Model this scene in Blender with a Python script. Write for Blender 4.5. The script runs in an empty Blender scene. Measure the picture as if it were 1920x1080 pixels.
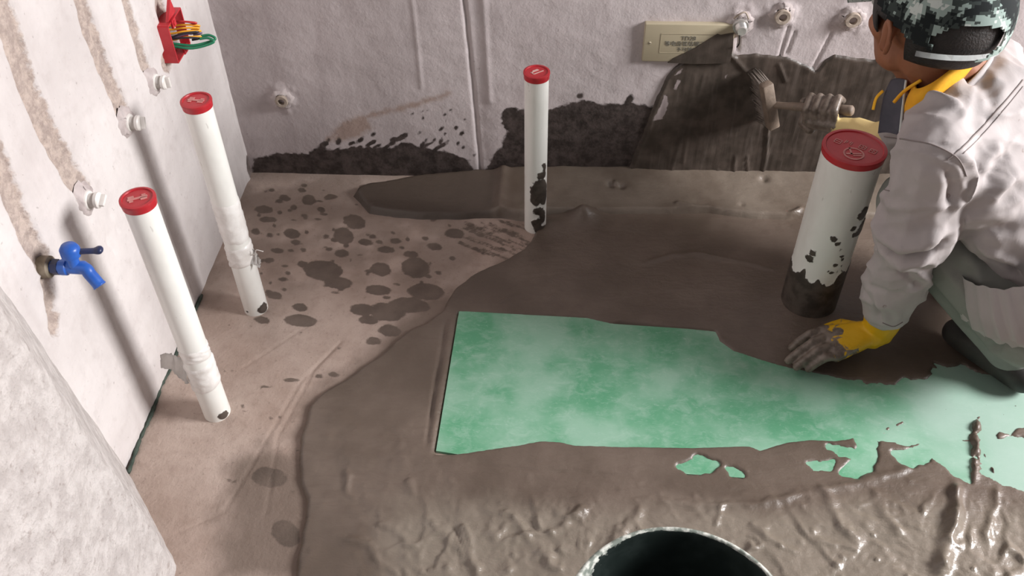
import bpy, bmesh, math, random
import numpy as np
from mathutils import Vector, Matrix
from mathutils.bvhtree import BVHTree

scene = bpy.context.scene
COL = scene.collection

# ------------------------------------------------------------------ camera
FPX, PITCH, YAW, ROLL = 1718.07, 0.769, -0.0588, -0.014
CAM = np.array([0.7592, -1.8227, 1.3867])
_fw0 = np.array([math.sin(YAW), math.cos(YAW), 0.0]); _rt0 = np.array([math.cos(YAW), -math.sin(YAW), 0.0]); _up0 = np.array([0, 0, 1.0])
FW = math.cos(PITCH) * _fw0 - math.sin(PITCH) * _up0
_u = math.cos(PITCH) * _up0 + math.sin(PITCH) * _fw0
RT = math.cos(ROLL) * _rt0 + math.sin(ROLL) * _u
UP = -math.sin(ROLL) * _rt0 + math.cos(ROLL) * _u
cam_data = bpy.data.cameras.new('camera')
cam = bpy.data.objects.new('camera', cam_data); COL.objects.link(cam)
cam_data.sensor_width = 36.0; cam_data.lens = 36.0 * FPX / 1920.0
cam_data.clip_start = 0.02
cam.matrix_world = Matrix(((RT[0], UP[0], -FW[0], CAM[0]), (RT[1], UP[1], -FW[1], CAM[1]), (RT[2], UP[2], -FW[2], CAM[2]), (0, 0, 0, 1)))
cam_data.dof.use_dof = True; cam_data.dof.focus_distance = 1.72; cam_data.dof.aperture_fstop = 11.0
scene.camera = cam

# ------------------------------------------------------------------ world, window light, exposure
world = bpy.data.worlds.new('world'); scene.world = world; world.use_nodes = True
_bg = world.node_tree.nodes['Background']; _bg.inputs[0].default_value = (0.93, 0.95, 1.0, 1); _bg.inputs[1].default_value = 0.13
_l = bpy.data.lights.new('window_daylight', 'AREA'); _l.shape = 'RECTANGLE'; _l.size = 1.2; _l.size_y = 1.1; _l.energy = 260.0; _l.color = (1.0, 0.985, 0.985)
win_light = bpy.data.objects.new('window_daylight', _l); COL.objects.link(win_light)
WINC = Vector((4.20, -0.92, 1.90))
win_light.location = WINC; win_light.rotation_euler = (Vector((0.3, -0.62, 0.25)) - WINC).to_track_quat('-Z', 'Y').to_euler()
scene.view_settings.view_transform = 'Standard'; scene.view_settings.look = 'None'
scene.view_settings.gamma = 1.0; scene.view_settings.use_curve_mapping = False
scene.view_settings.exposure = 0.0

# ------------------------------------------------------------------ helpers
random.seed(4); rng = np.random.default_rng(11)
def ray(x, y): return FW + RT * ((x - 960.0) / FPX) - UP * ((y - 540.0) / FPX)
def onz(x, y, z=0.0): d = ray(x, y); return CAM + d * ((z - CAM[2]) / d[2])
def onx(x, y, X=0.0): d = ray(x, y); return CAM + d * ((X - CAM[0]) / d[0])
def ony(x, y, Y=0.0): d = ray(x, y); return CAM + d * ((Y - CAM[1]) / d[1])
def dep(x, y, k): return CAM + ray(x, y) * k
def V(*a): return Vector(a[0]) if len(a) == 1 else Vector(a)
def fl(pts, z=0.0): return np.array([onz(x, y, z)[:2] for x, y in pts])
def bw(pts, Y=0.0): return np.array([ony(x, y, Y)[[0, 2]] for x, y in pts])
def lw(pts, X=0.0): return np.array([onx(x, y, X)[[1, 2]] for x, y in pts])

_perm = rng.permutation(256)
_grad = np.stack([np.cos(np.arange(256) * 2.399963), np.sin(np.arange(256) * 2.399963)], 1)
def perlin(x, y):
    xi = np.floor(x).astype(int); yi = np.floor(y).astype(int); xf = x - xi; yf = y - yi
    def g(ix, iy, dx, dy):
        h = _perm[(_perm[ix & 255] + iy) & 255]; gv = _grad[h]; return gv[..., 0] * dx + gv[..., 1] * dy
    u = xf * xf * xf * (xf * (xf * 6 - 15) + 10); v = yf * yf * yf * (yf * (yf * 6 - 15) + 10)
    a = g(xi, yi, xf, yf); b = g(xi + 1, yi, xf - 1, yf); c = g(xi, yi + 1, xf, yf - 1); d = g(xi + 1, yi + 1, xf - 1, yf - 1)
    return (a + (b - a) * u + ((c + (d - c) * u) - (a + (b - a) * u)) * v) * 1.5
def fbm(x, y, s, o=4, seed=0.0):
    t = np.zeros_like(x); a = 1.0
    for i in range(o):
        t += a * perlin(x * s + 17.3 * i + seed, y * s - 9.1 * i + seed * 1.7); s *= 2.03; a *= 0.5
    return t / 1.6
def sdf(poly, x, y):
    """signed distance, positive inside"""
    p = np.asarray(poly, float); d2 = np.full(x.shape, 1e9); ins = np.zeros(x.shape, bool); n = len(p)
    for i in range(n):
        a = p[i]; b = p[(i + 1) % n]; e = b - a; wx = x - a[0]; wy = y - a[1]
        t = np.clip((wx * e[0] + wy * e[1]) / max(e @ e, 1e-12), 0, 1)
        d2 = np.minimum(d2, (wx - e[0] * t) ** 2 + (wy - e[1] * t) ** 2)
        c = ((a[1] <= y) & (b[1] > y)) | ((b[1] <= y) & (a[1] > y))
        ins ^= c & (x < a[0] + (y - a[1]) / (e[1] if abs(e[1]) > 1e-12 else 1e-12) * e[0])
    d = np.sqrt(d2); return np.where(ins, d, -d)
def pdist(line, x, y):
    """distance to polyline and parameter 0..1 along it"""
    p = np.asarray(line, float); d2 = np.full(x.shape, 1e9); tt = np.zeros(x.shape); n = len(p) - 1
    for i in range(n):
        a = p[i]; e = p[i + 1] - a; wx = x - a[0]; wy = y - a[1]
        t = np.clip((wx * e[0] + wy * e[1]) / max(e @ e, 1e-12), 0, 1)
        q = (wx - e[0] * t) ** 2 + (wy - e[1] * t) ** 2; m = q < d2
        d2 = np.where(m, q, d2); tt = np.where(m, (i + t) / n, tt)
    return np.sqrt(d2), tt
def sstep(a, b, x): t = np.clip((x - a) / (b - a), 0, 1); return t * t * (3 - 2 * t)

BASE = {}
def link(name, me, mat=None, parent=None, base=None, smooth=True):
    """link a mesh whose vertices are in world space; origin goes to the thing's base"""
    b = BASE.get(parent.as_pointer()) if parent else Vector(base if base is not None else (0, 0, 0))
    me.transform(Matrix.Translation(-b))
    o = bpy.data.objects.new(name, me); COL.objects.link(o)
    if mat: me.materials.append(mat)
    if parent: o.parent = parent
    else: o.location = b
    BASE[o.as_pointer()] = b
    if smooth: me.polygons.foreach_set('use_smooth', [True] * len(me.polygons))
    return o
def obj(name, bm, mat=None, parent=None, base=None, smooth=True, sharp=None):
    me = bpy.data.meshes.new(name); bmesh.ops.recalc_face_normals(bm, faces=bm.faces); bm.to_mesh(me); bm.free()
    o = link(name, me, mat, parent, base, smooth)
    if smooth and sharp: 
        try: me.set_sharp_from_angle(angle=math.radians(sharp))
        except Exception: pass
    return o
def empty(name, loc):
    o = bpy.data.objects.new(name, None); COL.objects.link(o); o.location = loc; o.empty_display_size = 0.03
    BASE[o.as_pointer()] = Vector(loc); return o
def tag(o, label=None, cat=None, group=None, kind=None):
    if label: o['label'] = label
    if cat: o['category'] = cat
    if group: o['group'] = group
    if kind: o['kind'] = kind
    return o
def NB(): return bmesh.new()
def frame(axis, ref=(0, 0, 1)):
    w = Vector(axis).normalized(); r = Vector(ref)
    if abs(w.dot(r)) > 0.98: r = Vector((1, 0, 0))
    u = r.cross(w).normalized(); return u, w.cross(u).normalized(), w
def box(bm, c, s, ax=None):
    c = Vector(c); X, Y, Z = ax if ax else (Vector((1, 0, 0)), Vector((0, 1, 0)), Vector((0, 0, 1)))
    vs = [bm.verts.new(c + X * (i * s[0] / 2) + Y * (j * s[1] / 2) + Z * (k * s[2] / 2)) for i in (-1, 1) for j in (-1, 1) for k in (-1, 1)]
    fs = [bm.faces.new([vs[i] for i in f]) for f in ((0, 1, 3, 2), (4, 6, 7, 5), (0, 4, 5, 1), (2, 3, 7, 6), (0, 2, 6, 4), (1, 5, 7, 3))]
    return vs, fs
def bevel(bm, w, seg=2):
    bmesh.ops.bevel(bm, geom=list(bm.edges), offset=w, segments=seg, affect='EDGES', profile=0.5)
def lathe(bm, o, axis, prof, n=32, cap0=True, cap1=True, ref=(0, 0, 1)):
    """prof: list of (distance along axis, radius)"""
    o = Vector(o); u, v, w = frame(axis, ref); rings = []
    for t, r in prof:
        if r < 1e-6: rings.append([bm.verts.new(o + w * t)])
        else: rings.append([bm.verts.new(o + w * t + (u * math.cos(a) + v * math.sin(a)) * r) for a in [2 * math.pi * i / n for i in range(n)]])
    for a, b in zip(rings, rings[1:]):
        for i in range(n):
            j = (i + 1) % n
            if len(a) == 1 and len(b) == 1: continue
            if len(a) == 1: bm.faces.new((a[0], b[j], b[i]))
            elif len(b) == 1: bm.faces.new((a[i], a[j], b[0]))
            else: bm.faces.new((a[i], a[j], b[j], b[i]))
    if cap0 and len(rings[0]) > 1: bm.faces.new(rings[0][::-1])
    if cap1 and len(rings[-1]) > 1: bm.faces.new(rings[-1])
def spline(pts, n=8):
    P = [Vector(p) for p in pts]; out = []
    for i in range(len(P) - 1):
        a = P[max(i - 1, 0)]; b = P[i]; c = P[i + 1]; d = P[min(i + 2, len(P) - 1)]
        for k in range(n):
            t = k / n; out.append(0.5 * ((2 * b) + (c - a) * t + (2 * a - 5 * b + 4 * c - d) * t * t + (3 * b - a - 3 * c + d) * t ** 3))
    out.append(P[-1]); return out
def tube(bm, pts, r, n=8, flat=None):
    P = [Vector(p) for p in pts]; R = r if isinstance(r, (list, tuple)) else [r] * len(P); prev = None; u = None
    for i, p in enumerate(P):
        d = (P[min(i + 1, len(P) - 1)] - P[max(i - 1, 0)]).normalized()
        if u is None: u, v, _ = frame(d)
        else: u = (u - d * u.dot(d)).normalized()
        v = d.cross(u); ring = [bm.verts.new(p + (u * math.cos(a) + v * math.sin(a) * (flat or 1)) * R[i]) for a in [2 * math.pi * k / n for k in range(n)]]
        if prev:
            for k in range(n): bm.faces.new((prev[k], prev[(k + 1) % n], ring[(k + 1) % n], ring[k]))
        else: bm.faces.new(ring[::-1])
        prev = ring
    bm.faces.new(prev)
def grid_mesh(name, P, attrs=None, keep=None):
    """P: (nu,nv,3) positions; attrs: dict name -> (nu,nv); keep: (nu,nv) bool of vertices kept"""
    nu, nv = P.shape[:2]; idx = np.arange(nu * nv).reshape(nu, nv)
    q = np.stack([idx[:-1, :-1], idx[1:, :-1], idx[1:, 1:], idx[:-1, 1:]], -1).reshape(-1, 4)
    co = P.reshape(-1, 3)
    if keep is not None:
        k = keep.reshape(-1); q = q[k[q].any(1)]
    used = np.unique(q); remap = np.full(nu * nv, -1); remap[used] = np.arange(len(used)); q = remap[q]; co = co[used]
    me = bpy.data.meshes.new(name); me.vertices.add(len(co)); me.vertices.foreach_set('co', co.astype(np.float32).ravel())
    me.loops.add(q.size); me.loops.foreach_set('vertex_index', q.astype(np.int32).ravel())
    me.polygons.add(len(q)); me.polygons.foreach_set('loop_start', np.arange(0, q.size, 4, dtype=np.int32))
    me.update(calc_edges=True)
    for k, a in (attrs or {}).items():
        at = me.attributes.new(k, 'FLOAT', 'POINT'); at.data.foreach_set('value', a.reshape(-1)[used].astype(np.float32))
    me.validate(); return me
def axis_grid(a, b, step, lo, hi, coarse=0.08):
    """fine spacing between a and b, coarse out to lo and hi"""
    f = np.arange(a, b + step * 0.5, step); l = np.linspace(lo, a, max(2, int((a - lo) / coarse) + 1))[:-1] if a - lo > 1e-6 else []
    h = np.linspace(f[-1], hi, max(2, int((hi - f[-1]) / coarse) + 1))[1:] if hi - f[-1] > 1e-6 else []
    return np.concatenate([l, f, h])

# implicit-like bodies: overlapping hulls of spheres fused by voxel remesh
_ICO = None
def sphere_pts(c, r, s=(1, 1, 1), M=None):
    global _ICO
    if _ICO is None:
        b = bmesh.new(); bmesh.ops.create_icosphere(b, subdivisions=2, radius=1.0); _ICO = [v.co.copy() for v in b.verts]; b.free()
    out = []
    for v in _ICO:
        w = Vector((v.x * s[0], v.y * s[1], v.z * s[2])) * r
        if M: w = M @ w
        out.append(Vector(c) + w)
    return out
def hull(bm, spheres):
    t = bmesh.new()
    for sp in spheres:
        for p in sphere_pts(*sp): t.verts.new(p)
    res = bmesh.ops.convex_hull(t, input=list(t.verts), use_existing_faces=False)
    bmesh.ops.delete(t, geom=[v for v in t.verts if not v.link_faces], context='VERTS')
    vm = {v: bm.verts.new(v.co) for v in t.verts}
    for f in t.faces: bm.faces.new([vm[v] for v in f.verts])
    t.free()
def fuse(bm, voxel, smooth=6, fac=0.5):
    """returns a fused continuous mesh datablock"""
    me = bpy.data.meshes.new('tmp'); bmesh.ops.recalc_face_normals(bm, faces=bm.faces); bm.to_mesh(me); bm.free()
    o = bpy.data.objects.new('tmp', me); COL.objects.link(o)
    m = o.modifiers.new('r', 'REMESH'); m.mode = 'VOXEL'; m.voxel_size = voxel
    s = o.modifiers.new('s', 'SMOOTH'); s.factor = fac; s.iterations = smooth
    dg = bpy.context.evaluated_depsgraph_get(); ne = bpy.data.meshes.new_from_object(o.evaluated_get(dg))
    bpy.data.objects.remove(o); bpy.data.meshes.remove(me); return ne
def mesh_co(me):
    a = np.empty(len(me.vertices) * 3, np.float32); me.vertices.foreach_get('co', a); n = np.empty_like(a); me.vertices.foreach_get('normal', n)
    return a.reshape(-1, 3).astype(float), n.reshape(-1, 3).astype(float)
def set_co(me, c): me.vertices.foreach_set('co', c.astype(np.float32).ravel()); me.update()
def set_attr(me, k, a): me.attributes.new(k, 'FLOAT', 'POINT').data.foreach_set('value', a.astype(np.float32))
def bvh_of(me):
    b = bmesh.new(); b.from_mesh(me); t = BVHTree.FromBMesh(b); b.free(); return t
def hit(bvh, x, y):
    d = Vector(ray(x, y)).normalized(); h = bvh.ray_cast(Vector(CAM), d); return h[0], h[1]
def seg3(P, a, b):
    a = np.array(a); b = np.array(b); e = b - a; w = P - a; t = np.clip((w @ e) / max(e @ e, 1e-12), 0, 1)
    return np.linalg.norm(w - t[:, None] * e, axis=1), t
def text_mesh(bm, s, size, o, X, Y, depth=0.0004, align='CENTER'):
    cu = bpy.data.curves.new('t', 'FONT'); cu.body = s; cu.size = size; cu.align_x = align; cu.align_y = 'CENTER'; cu.extrude = depth
    ob = bpy.data.objects.new('t', cu); COL.objects.link(ob); dg = bpy.context.evaluated_depsgraph_get()
    me = bpy.data.meshes.new_from_object(ob.evaluated_get(dg)); X = Vector(X).normalized(); Y = Vector(Y).normalized(); Z = X.cross(Y)
    me.transform(Matrix(((X.x, Y.x, Z.x, o[0]), (X.y, Y.y, Z.y, o[1]), (X.z, Y.z, Z.z, o[2]), (0, 0, 0, 1))))
    bm.from_mesh(me); bpy.data.objects.remove(ob); bpy.data.meshes.remove(me)

# ------------------------------------------------------------------ materials
def srgb(r, g, b):
    f = lambda c: (c / 255) / 12.92 if c <= 10 else (((c / 255) + 0.055) / 1.055) ** 2.4
    return (f(r), f(g), f(b), 1.0)
class MN:
    def __init__(s, name):
        s.m = bpy.data.materials.new(name); s.m.use_nodes = True; s.t = s.m.node_tree; s.b = s.t.nodes['Principled BSDF']; s.co = None
    def n(s, typ, **kw):
        x = s.t.nodes.new(typ)
        for k, v in kw.items(): setattr(x, k, v)
        return x
    def l(s, a, b): s.t.links.new(a, b)
    def coord(s):
        if not s.co: s.co = s.n('ShaderNodeTexCoord').outputs['Object']
        return s.co
    def noise(s, scale, detail=4, rough=0.55, dist=0.0, stretch=None, vec=None):
        n = s.n('ShaderNodeTexNoise'); n.inputs['Scale'].default_value = scale; n.inputs['Detail'].default_value = detail; n.inputs['Roughness'].default_value = rough; n.inputs['Distortion'].default_value = dist
        v = vec or s.coord()
        if stretch:
            mp = s.n('ShaderNodeMapping'); mp.inputs['Scale'].default_value = stretch; s.l(v, mp.inputs[0]); v = mp.outputs[0]
        s.l(v, n.inputs['Vector']); return n.outputs['Fac']
    def ramp(s, fac, stops, interp='LINEAR'):
        r = s.n('ShaderNodeValToRGB'); r.color_ramp.interpolation = interp; e = r.color_ramp.elements
        while len(e) < len(stops): e.new(0.5)
        for i, (p, c) in enumerate(stops): e[i].position = p; e[i].color = c
        s.l(fac, r.inputs[0]); return r.outputs[0]
    def attr(s, name): return s.n('ShaderNodeAttribute', attribute_name=name).outputs['Fac']
    def math(s, op, a, b=None, c=None):
        x = s.n('ShaderNodeMath', operation=op)
        for i, v in enumerate((a, b, c)):
            if v is None: continue
            if isinstance(v, (int, float)): x.inputs[i].default_value = v
            else: s.l(v, x.inputs[i])
        return x.outputs[0]
    def step(s, v, a, b, lo=0.0, hi=1.0):
        x = s.n('ShaderNodeMapRange', interpolation_type='SMOOTHSTEP'); s.l(v, x.inputs[0])
        for i, q in enumerate((a, b, lo, hi)): x.inputs[1 + i].default_value = q
        return x.outputs[0]
    def mix(s, fac, a, b, blend='MIX'):
        x = s.n('ShaderNodeMix', data_type='RGBA', blend_type=blend)
        for i, v in ((0, fac), (6, a), (7, b)):
            if isinstance(v, (int, float)): x.inputs[i].default_value = v
            elif isinstance(v, tuple): x.inputs[i].default_value = v
            else: s.l(v, x.inputs[i])
        return x.outputs[2]
    def bump(s, h, strength=0.3, dist=0.01, prev=None):
        x = s.n('ShaderNodeBump'); x.inputs['Strength'].default_value = strength; x.inputs['Distance'].default_value = dist; s.l(h, x.inputs['Height'])
        if prev: s.l(prev, x.inputs['Normal'])
        return x.outputs[0]
    def out(s, col=None, rough=None, normal=None, spec=None, metal=None, **kw):
        for k, v in (('Base Color', col), ('Roughness', rough), ('Normal', normal), ('Specular IOR Level', spec), ('Metallic', metal)):
            if v is None: continue
            if isinstance(v, (int, float, tuple)): s.b.inputs[k].default_value = v
            else: s.l(v, s.b.inputs[k])
        for k, v in kw.items(): s.b.inputs[k.replace('_', ' ')].default_value = v
        return s.m
def plain(name, c1, c2, rough=0.6, scale=25, bumps=0.1, bscale=80, spec=0.5, metal=0.0):
    m = MN(name); col = m.mix(m.step(m.noise(scale), 0.3, 0.7), c1, c2); return m.out(col, rough, m.bump(m.noise(bscale), bumps, 0.004), spec, metal)

def mat_floor():
    m = MN('dry_screed'); n1 = m.noise(5, 6, 0.6); n2 = m.noise(38, 5, 0.65); n3 = m.noise(160, 3)
    col = m.mix(m.step(n1, 0.3, 0.7), srgb(166, 146, 134), srgb(188, 170, 159))
    col = m.mix(m.step(n2, 0.45, 0.75, 0, 0.35), col, srgb(142, 122, 110))
    col = m.mix(m.step(n3, 0.60, 0.72, 0, 0.30), col, srgb(95, 80, 72))
    w = m.math('ADD', m.attr('wet'), m.math('MULTIPLY', m.math('SUBTRACT', m.noise(55, 5, 0.6), 0.5), 0.016))
    wf = m.step(w, -0.0015, 0.0035, 0, 0.88)
    col = m.mix(m.math('MULTIPLY', m.attr('darken'), 0.84), col, srgb(108, 94, 84))  # damp near the mortar, plus painted light falloff towards the back
    col = m.mix(wf, col, m.mix(m.step(m.noise(20), 0.3, 0.7), srgb(84, 73, 65), srgb(102, 89, 80)))
    nb = m.bump(n3, 0.22, 0.004); nb = m.bump(n2, 0.25, 0.008, nb)
    return m.out(col, m.mix(wf, (0.85,) * 3 + (1,), (0.55,) * 3 + (1,)), nb, 0.35)
def mat_mud():
    m = MN('wet_mortar'); n1 = m.noise(7, 5, 0.6); n2 = m.noise(45, 5, 0.6, 0.6); st = m.noise(22, 4, 0.6, 0.8, (1.0, 3.2, 1.0))
    a = srgb(92, 80, 70); b = srgb(109, 96, 86)
    col = m.mix(m.step(n1, 0.32, 0.68), a, b); col = m.mix(m.step(st, 0.4, 0.7, 0, 0.35), col, srgb(94, 80, 71))
    col = m.mix(m.step(m.math('ADD', m.attr('slick_sheen'), m.math('MULTIPLY', m.math('SUBTRACT', n1, 0.5), 0.8)), 0.2, 0.9, 0, 0.75), col, srgb(134, 125, 113))  # window sheen on the slick mortar painted in as a paler colour
    col = m.mix(m.attr('dark'), col, srgb(74, 64, 56))
    nb = m.bump(n2, 0.14, 0.006); nb = m.bump(m.noise(240, 3), 0.10, 0.002, nb); nb = m.bump(st, 0.16, 0.010, nb); nb = m.bump(m.noise(95, 4, 0.6, 1.5), 0.12, 0.004, nb)
    ro = m.mix(m.step(m.attr('slick_sheen'), 0.1, 0.9), (0.40,) * 3 + (1,), (0.27,) * 3 + (1,))
    return m.out(col, m.mix(m.step(n2, 0.55, 0.75, 0, 0.5), ro, (0.5,) * 3 + (1,)), nb, 0.5)
def mat_wall(name, dry1, dry2, wet1, wet2, tint):
    m = MN(name); n1 = m.noise(3.5, 6, 0.62); n2 = m.noise(26, 6, 0.65); n3 = m.noise(110, 4, 0.6); vs = m.noise(14, 5, 0.6, 0.3, (1.0, 1.0, 0.12))
    col = m.mix(m.step(n1, 0.3, 0.7), dry1, dry2)
    col = m.mix(m.step(n2, 0.5, 0.75, 0, 0.30), col, tint); col = m.mix(m.step(vs, 0.5, 0.72, 0, 0.28), col, tint)
    col = m.mix(m.step(n3, 0.64, 0.74, 0, 0.4), col, srgb(120, 106, 102))
    ch = m.step(m.math('ADD', m.attr('chase'), m.math('MULTIPLY', m.math('SUBTRACT', m.noise(60, 5, 0.65), 0.5), 0.02)), -0.002, 0.004)
    col = m.mix(m.math('MULTIPLY', ch, 0.7), col, m.mix(m.step(m.noise(75, 5, 0.7), 0.35, 0.65), srgb(139, 118, 106), srgb(186, 166, 152)))
    oc = m.step(m.math('ADD', m.attr('ochre'), m.math('MULTIPLY', m.math('SUBTRACT', m.noise(40, 5), 0.5), 0.03)), -0.006, 0.012, 0, 0.6)
    col = m.mix(oc, col, srgb(148, 118, 96))
    w = m.math('ADD', m.attr('wet'), m.math('MULTIPLY', m.math('SUBTRACT', m.noise(48, 6, 0.6), 0.5), 0.022)); wf = m.step(w, -0.0025, 0.004)
    col = m.mix(m.math('MULTIPLY', m.attr('darken'), 0.36), col, srgb(124, 112, 110))
    col = m.mix(wf, col, m.mix(m.step(m.noise(34, 5, 0.7), 0.35, 0.65), wet1, wet2))
    nb = m.bump(n3, 0.18, 0.004); nb = m.bump(n2, 0.22, 0.01, nb); nb = m.bump(m.math('MULTIPLY', m.noise(190, 4, 0.7), ch), 0.55, 0.006, nb)
    return m.out(col, m.mix(wf, (0.9,) * 3 + (1,), (0.6,) * 3 + (1,)), nb, 0.3)
def mat_coat():
    m = MN('wet_wall_coat'); vs = m.noise(60, 5, 0.6, 0.2, (1.0, 1.0, 0.1)); n2 = m.noise(24, 5)
    col = m.mix(m.step(n2, 0.35, 0.7), srgb(62, 54, 48), srgb(86, 76, 69)); col = m.mix(m.step(vs, 0.55, 0.72, 0, 0.4), col, srgb(104, 94, 88))
    g = m.step(m.math('ADD', m.attr('bare'), m.math('MULTIPLY', m.math('SUBTRACT', m.noise(70, 4), 0.5), 0.012)), -0.001, 0.002)
    col = m.mix(g, col, srgb(150, 138, 137))
    return m.out(col, 0.42, m.bump(vs, 0.25, 0.004), 0.45)
def mat_pier():
    m = MN('rough_plaster_pier'); n1 = m.noise(30, 6, 0.65); n2 = m.noise(85, 4, 0.6); v = m.n('ShaderNodeTexVoronoi'); v.inputs['Scale'].default_value = 70; m.l(m.coord(), v.inputs['Vector'])
    col = m.mix(m.step(n1, 0.35, 0.65), srgb(178, 171, 168), srgb(200, 194, 191)); col = m.mix(m.step(n2, 0.58, 0.72, 0, 0.6), col, srgb(146, 135, 130))
    nb = m.bump(n1, 0.5, 0.015); nb = m.bump(n2, 0.6, 0.008, nb); return m.out(col, 0.9, nb, 0.25)
def mat_sheet():
    m = MN('green_fibre_membrane'); n1 = m.noise(7.5, 4, 0.55); n2 = m.noise(34, 6, 0.68, 0.5, (0.8, 1.1, 1.0)); n3 = m.noise(170, 3, 0.6, 1.2, (0.5, 1.2, 1))
    col = m.mix(m.step(n1, 0.34, 0.66), srgb(92, 156, 120), srgb(140, 180, 157)); col = m.mix(m.step(n2, 0.45, 0.72, 0, 0.5), col, srgb(158, 190, 172))
    col = m.mix(m.step(n3, 0.55, 0.75, 0, 0.35), col, srgb(168, 196, 182)); col = m.mix(m.attr('pale'), col, srgb(156, 178, 167))
    return m.out(col, 0.75, m.bump(n3, 0.12, 0.002), 0.3)
def mat_pvc():
    m = MN('white_pvc'); n = m.noise(14, 4, 0.6, 0, (1, 1, 0.4)); col = m.mix(m.step(n, 0.4, 0.75, 0, 0.6), srgb(236, 235, 230), srgb(214, 211, 204))
    sc = m.step(m.noise(70, 3, 0.5, 0.2, (1, 1, 0.35)), 0.70, 0.74, 0, 0.35); col = m.mix(sc, col, srgb(150, 140, 132))
    g = m.step(m.math('ADD', m.attr('mud'), m.math('MULTIPLY', m.math('SUBTRACT', m.noise(60, 5), 0.5), 0.02)), -0.001, 0.0012)
    col = m.mix(g, col, m.mix(m.step(m.noise(40), 0.35, 0.65), srgb(58, 50, 45), srgb(84, 75, 68)))
    return m.out(col, m.mix(g, (0.34,) * 3 + (1,), (0.55,) * 3 + (1,)), m.bump(g, 0.4, 0.002), 0.5)
def mat_camo():
    m = MN('camouflage_cloth'); sn = m.n('ShaderNodeVectorMath', operation='SNAP'); m.l(m.coord(), sn.inputs[0]); sn.inputs[1].default_value = (0.0042,) * 3
    a = m.noise(21, 4, 0.6, 0.3, None, sn.outputs[0])
    col = m.ramp(a, [(0.0, srgb(28, 33, 34)), (0.44, srgb(58, 66, 64)), (0.49, srgb(146, 163, 157)), (0.57, srgb(196, 205, 200)), (0.66, srgb(40, 45, 46))], 'CONSTANT')
    return m.out(col, 0.85, m.bump(m.noise(420), 0.1, 0.001), 0.2)
def mat_cloth(name, c1, c2, dirt=None):
    m = MN(name); n1 = m.noise(9, 4); n2 = m.noise(300, 2); col = m.mix(m.step(n1, 0.3, 0.7), c1, c2)
    if dirt:
        d = m.step(m.noise(46, 5, 0.6, 0.4), 0.70, 0.74, 0, 0.7); col = m.mix(d, col, dirt)
    nb = m.bump(n2, 0.06, 0.001); nb = m.bump(m.noise(26, 4, 0.5, 0.6, (1, 1, 0.5)), 0.16, 0.012, nb); return m.out(col, 0.88, nb, 0.2)
def mat_glove(name, c):
    m = MN(name); g = m.step(m.math('ADD', m.attr('mud'), m.math('MULTIPLY', m.math('SUBTRACT', m.noise(52, 5, 0.55, 0.4), 0.5), 0.11)), -0.004, 0.004)
    col = m.mix(g, c, m.mix(m.step(m.noise(60), 0.35, 0.65), srgb(96, 85, 76), srgb(128, 116, 106)))
    return m.out(col, m.mix(g, (0.5,) * 3 + (1,), (0.36,) * 3 + (1,)), m.bump(m.noise(120, 4), 0.15, 0.003), 0.45)
def mat_bucket():
    m = MN('black_bucket_plastic'); g = m.step(m.math('ADD', m.attr('splat'), m.math('MULTIPLY', m.math('SUBTRACT', m.noise(38, 6, 0.65), 0.5), 0.12)), -0.004, 0.004)
    col = m.mix(g, m.mix(m.step(m.noise(30), 0.4, 0.7), srgb(30, 38, 36), srgb(44, 52, 50)), m.mix(m.step(m.noise(90), 0.4, 0.65), srgb(120, 128, 120), srgb(214, 216, 208)))
    return m.out(col, m.mix(g, (0.42,) * 3 + (1,), (0.8,) * 3 + (1,)), m.bump(g, 0.5, 0.003), 0.4)
M_floor = mat_floor(); M_mud = mat_mud(); M_pier = mat_pier(); M_sheet = mat_sheet(); M_pvc = mat_pvc(); M_coat = mat_coat()
M_left = mat_wall('left_wall_cement', srgb(194, 187, 185), srgb(214, 208, 206), srgb(90, 80, 76), srgb(120, 108, 104), srgb(170, 160, 157))
M_back = mat_wall('back_wall_cement', srgb(184, 174, 174), srgb(202, 192, 192), srgb(52, 45, 42), srgb(84, 74, 71), srgb(150, 137, 137))
M_red = plain('red_plastic', srgb(172, 34, 44), srgb(188, 46, 54), 0.35, 20, 0.05); M_redmark = plain('pale_cap_marking', srgb(208, 142, 136), srgb(192, 118, 114), 0.5, 50, 0.05)
M_pinkmark = plain('chalk_white_marking', srgb(224, 190, 182), srgb(206, 160, 152), 0.6, 60, 0.05)
M_boxred = plain('red_box_plastic', srgb(178, 34, 44), srgb(196, 52, 60), 0.45, 30, 0.06)
M_blue = plain('blue_plastic', srgb(34, 84, 170), srgb(48, 100, 188), 0.35, 30, 0.04); M_navy = plain('navy_plastic', srgb(28, 36, 66), srgb(36, 46, 84), 0.4, 30, 0.04)
M_brass = plain('grimy_brass_nipple', srgb(118, 108, 92), srgb(150, 138, 120), 0.5, 60, 0.2, 90, 0.5, 0.3)
M_white = plain('white_fitting_plastic', srgb(232, 228, 224), srgb(214, 209, 204), 0.4, 30, 0.05); M_tape = plain('translucent_tape_film', srgb(240, 237, 234), srgb(222, 217, 212), 0.3, 35, 0.25, 60)
M_beige = plain('cement_spattered_fitting', srgb(178, 164, 150), srgb(142, 128, 116), 0.75, 60, 0.3, 70); M_dark = plain('dark_recess', srgb(22, 20, 18), srgb(34, 30, 27), 0.8)
M_chrome = plain('bright_metal_fitting', srgb(210, 208, 204), srgb(180, 176, 172), 0.25, 40, 0.1, 80, 0.6, 0.6); M_plaster = plain('filler_plaster', srgb(196, 186, 184), srgb(172, 160, 158), 0.9, 40, 0.5, 60)
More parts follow.
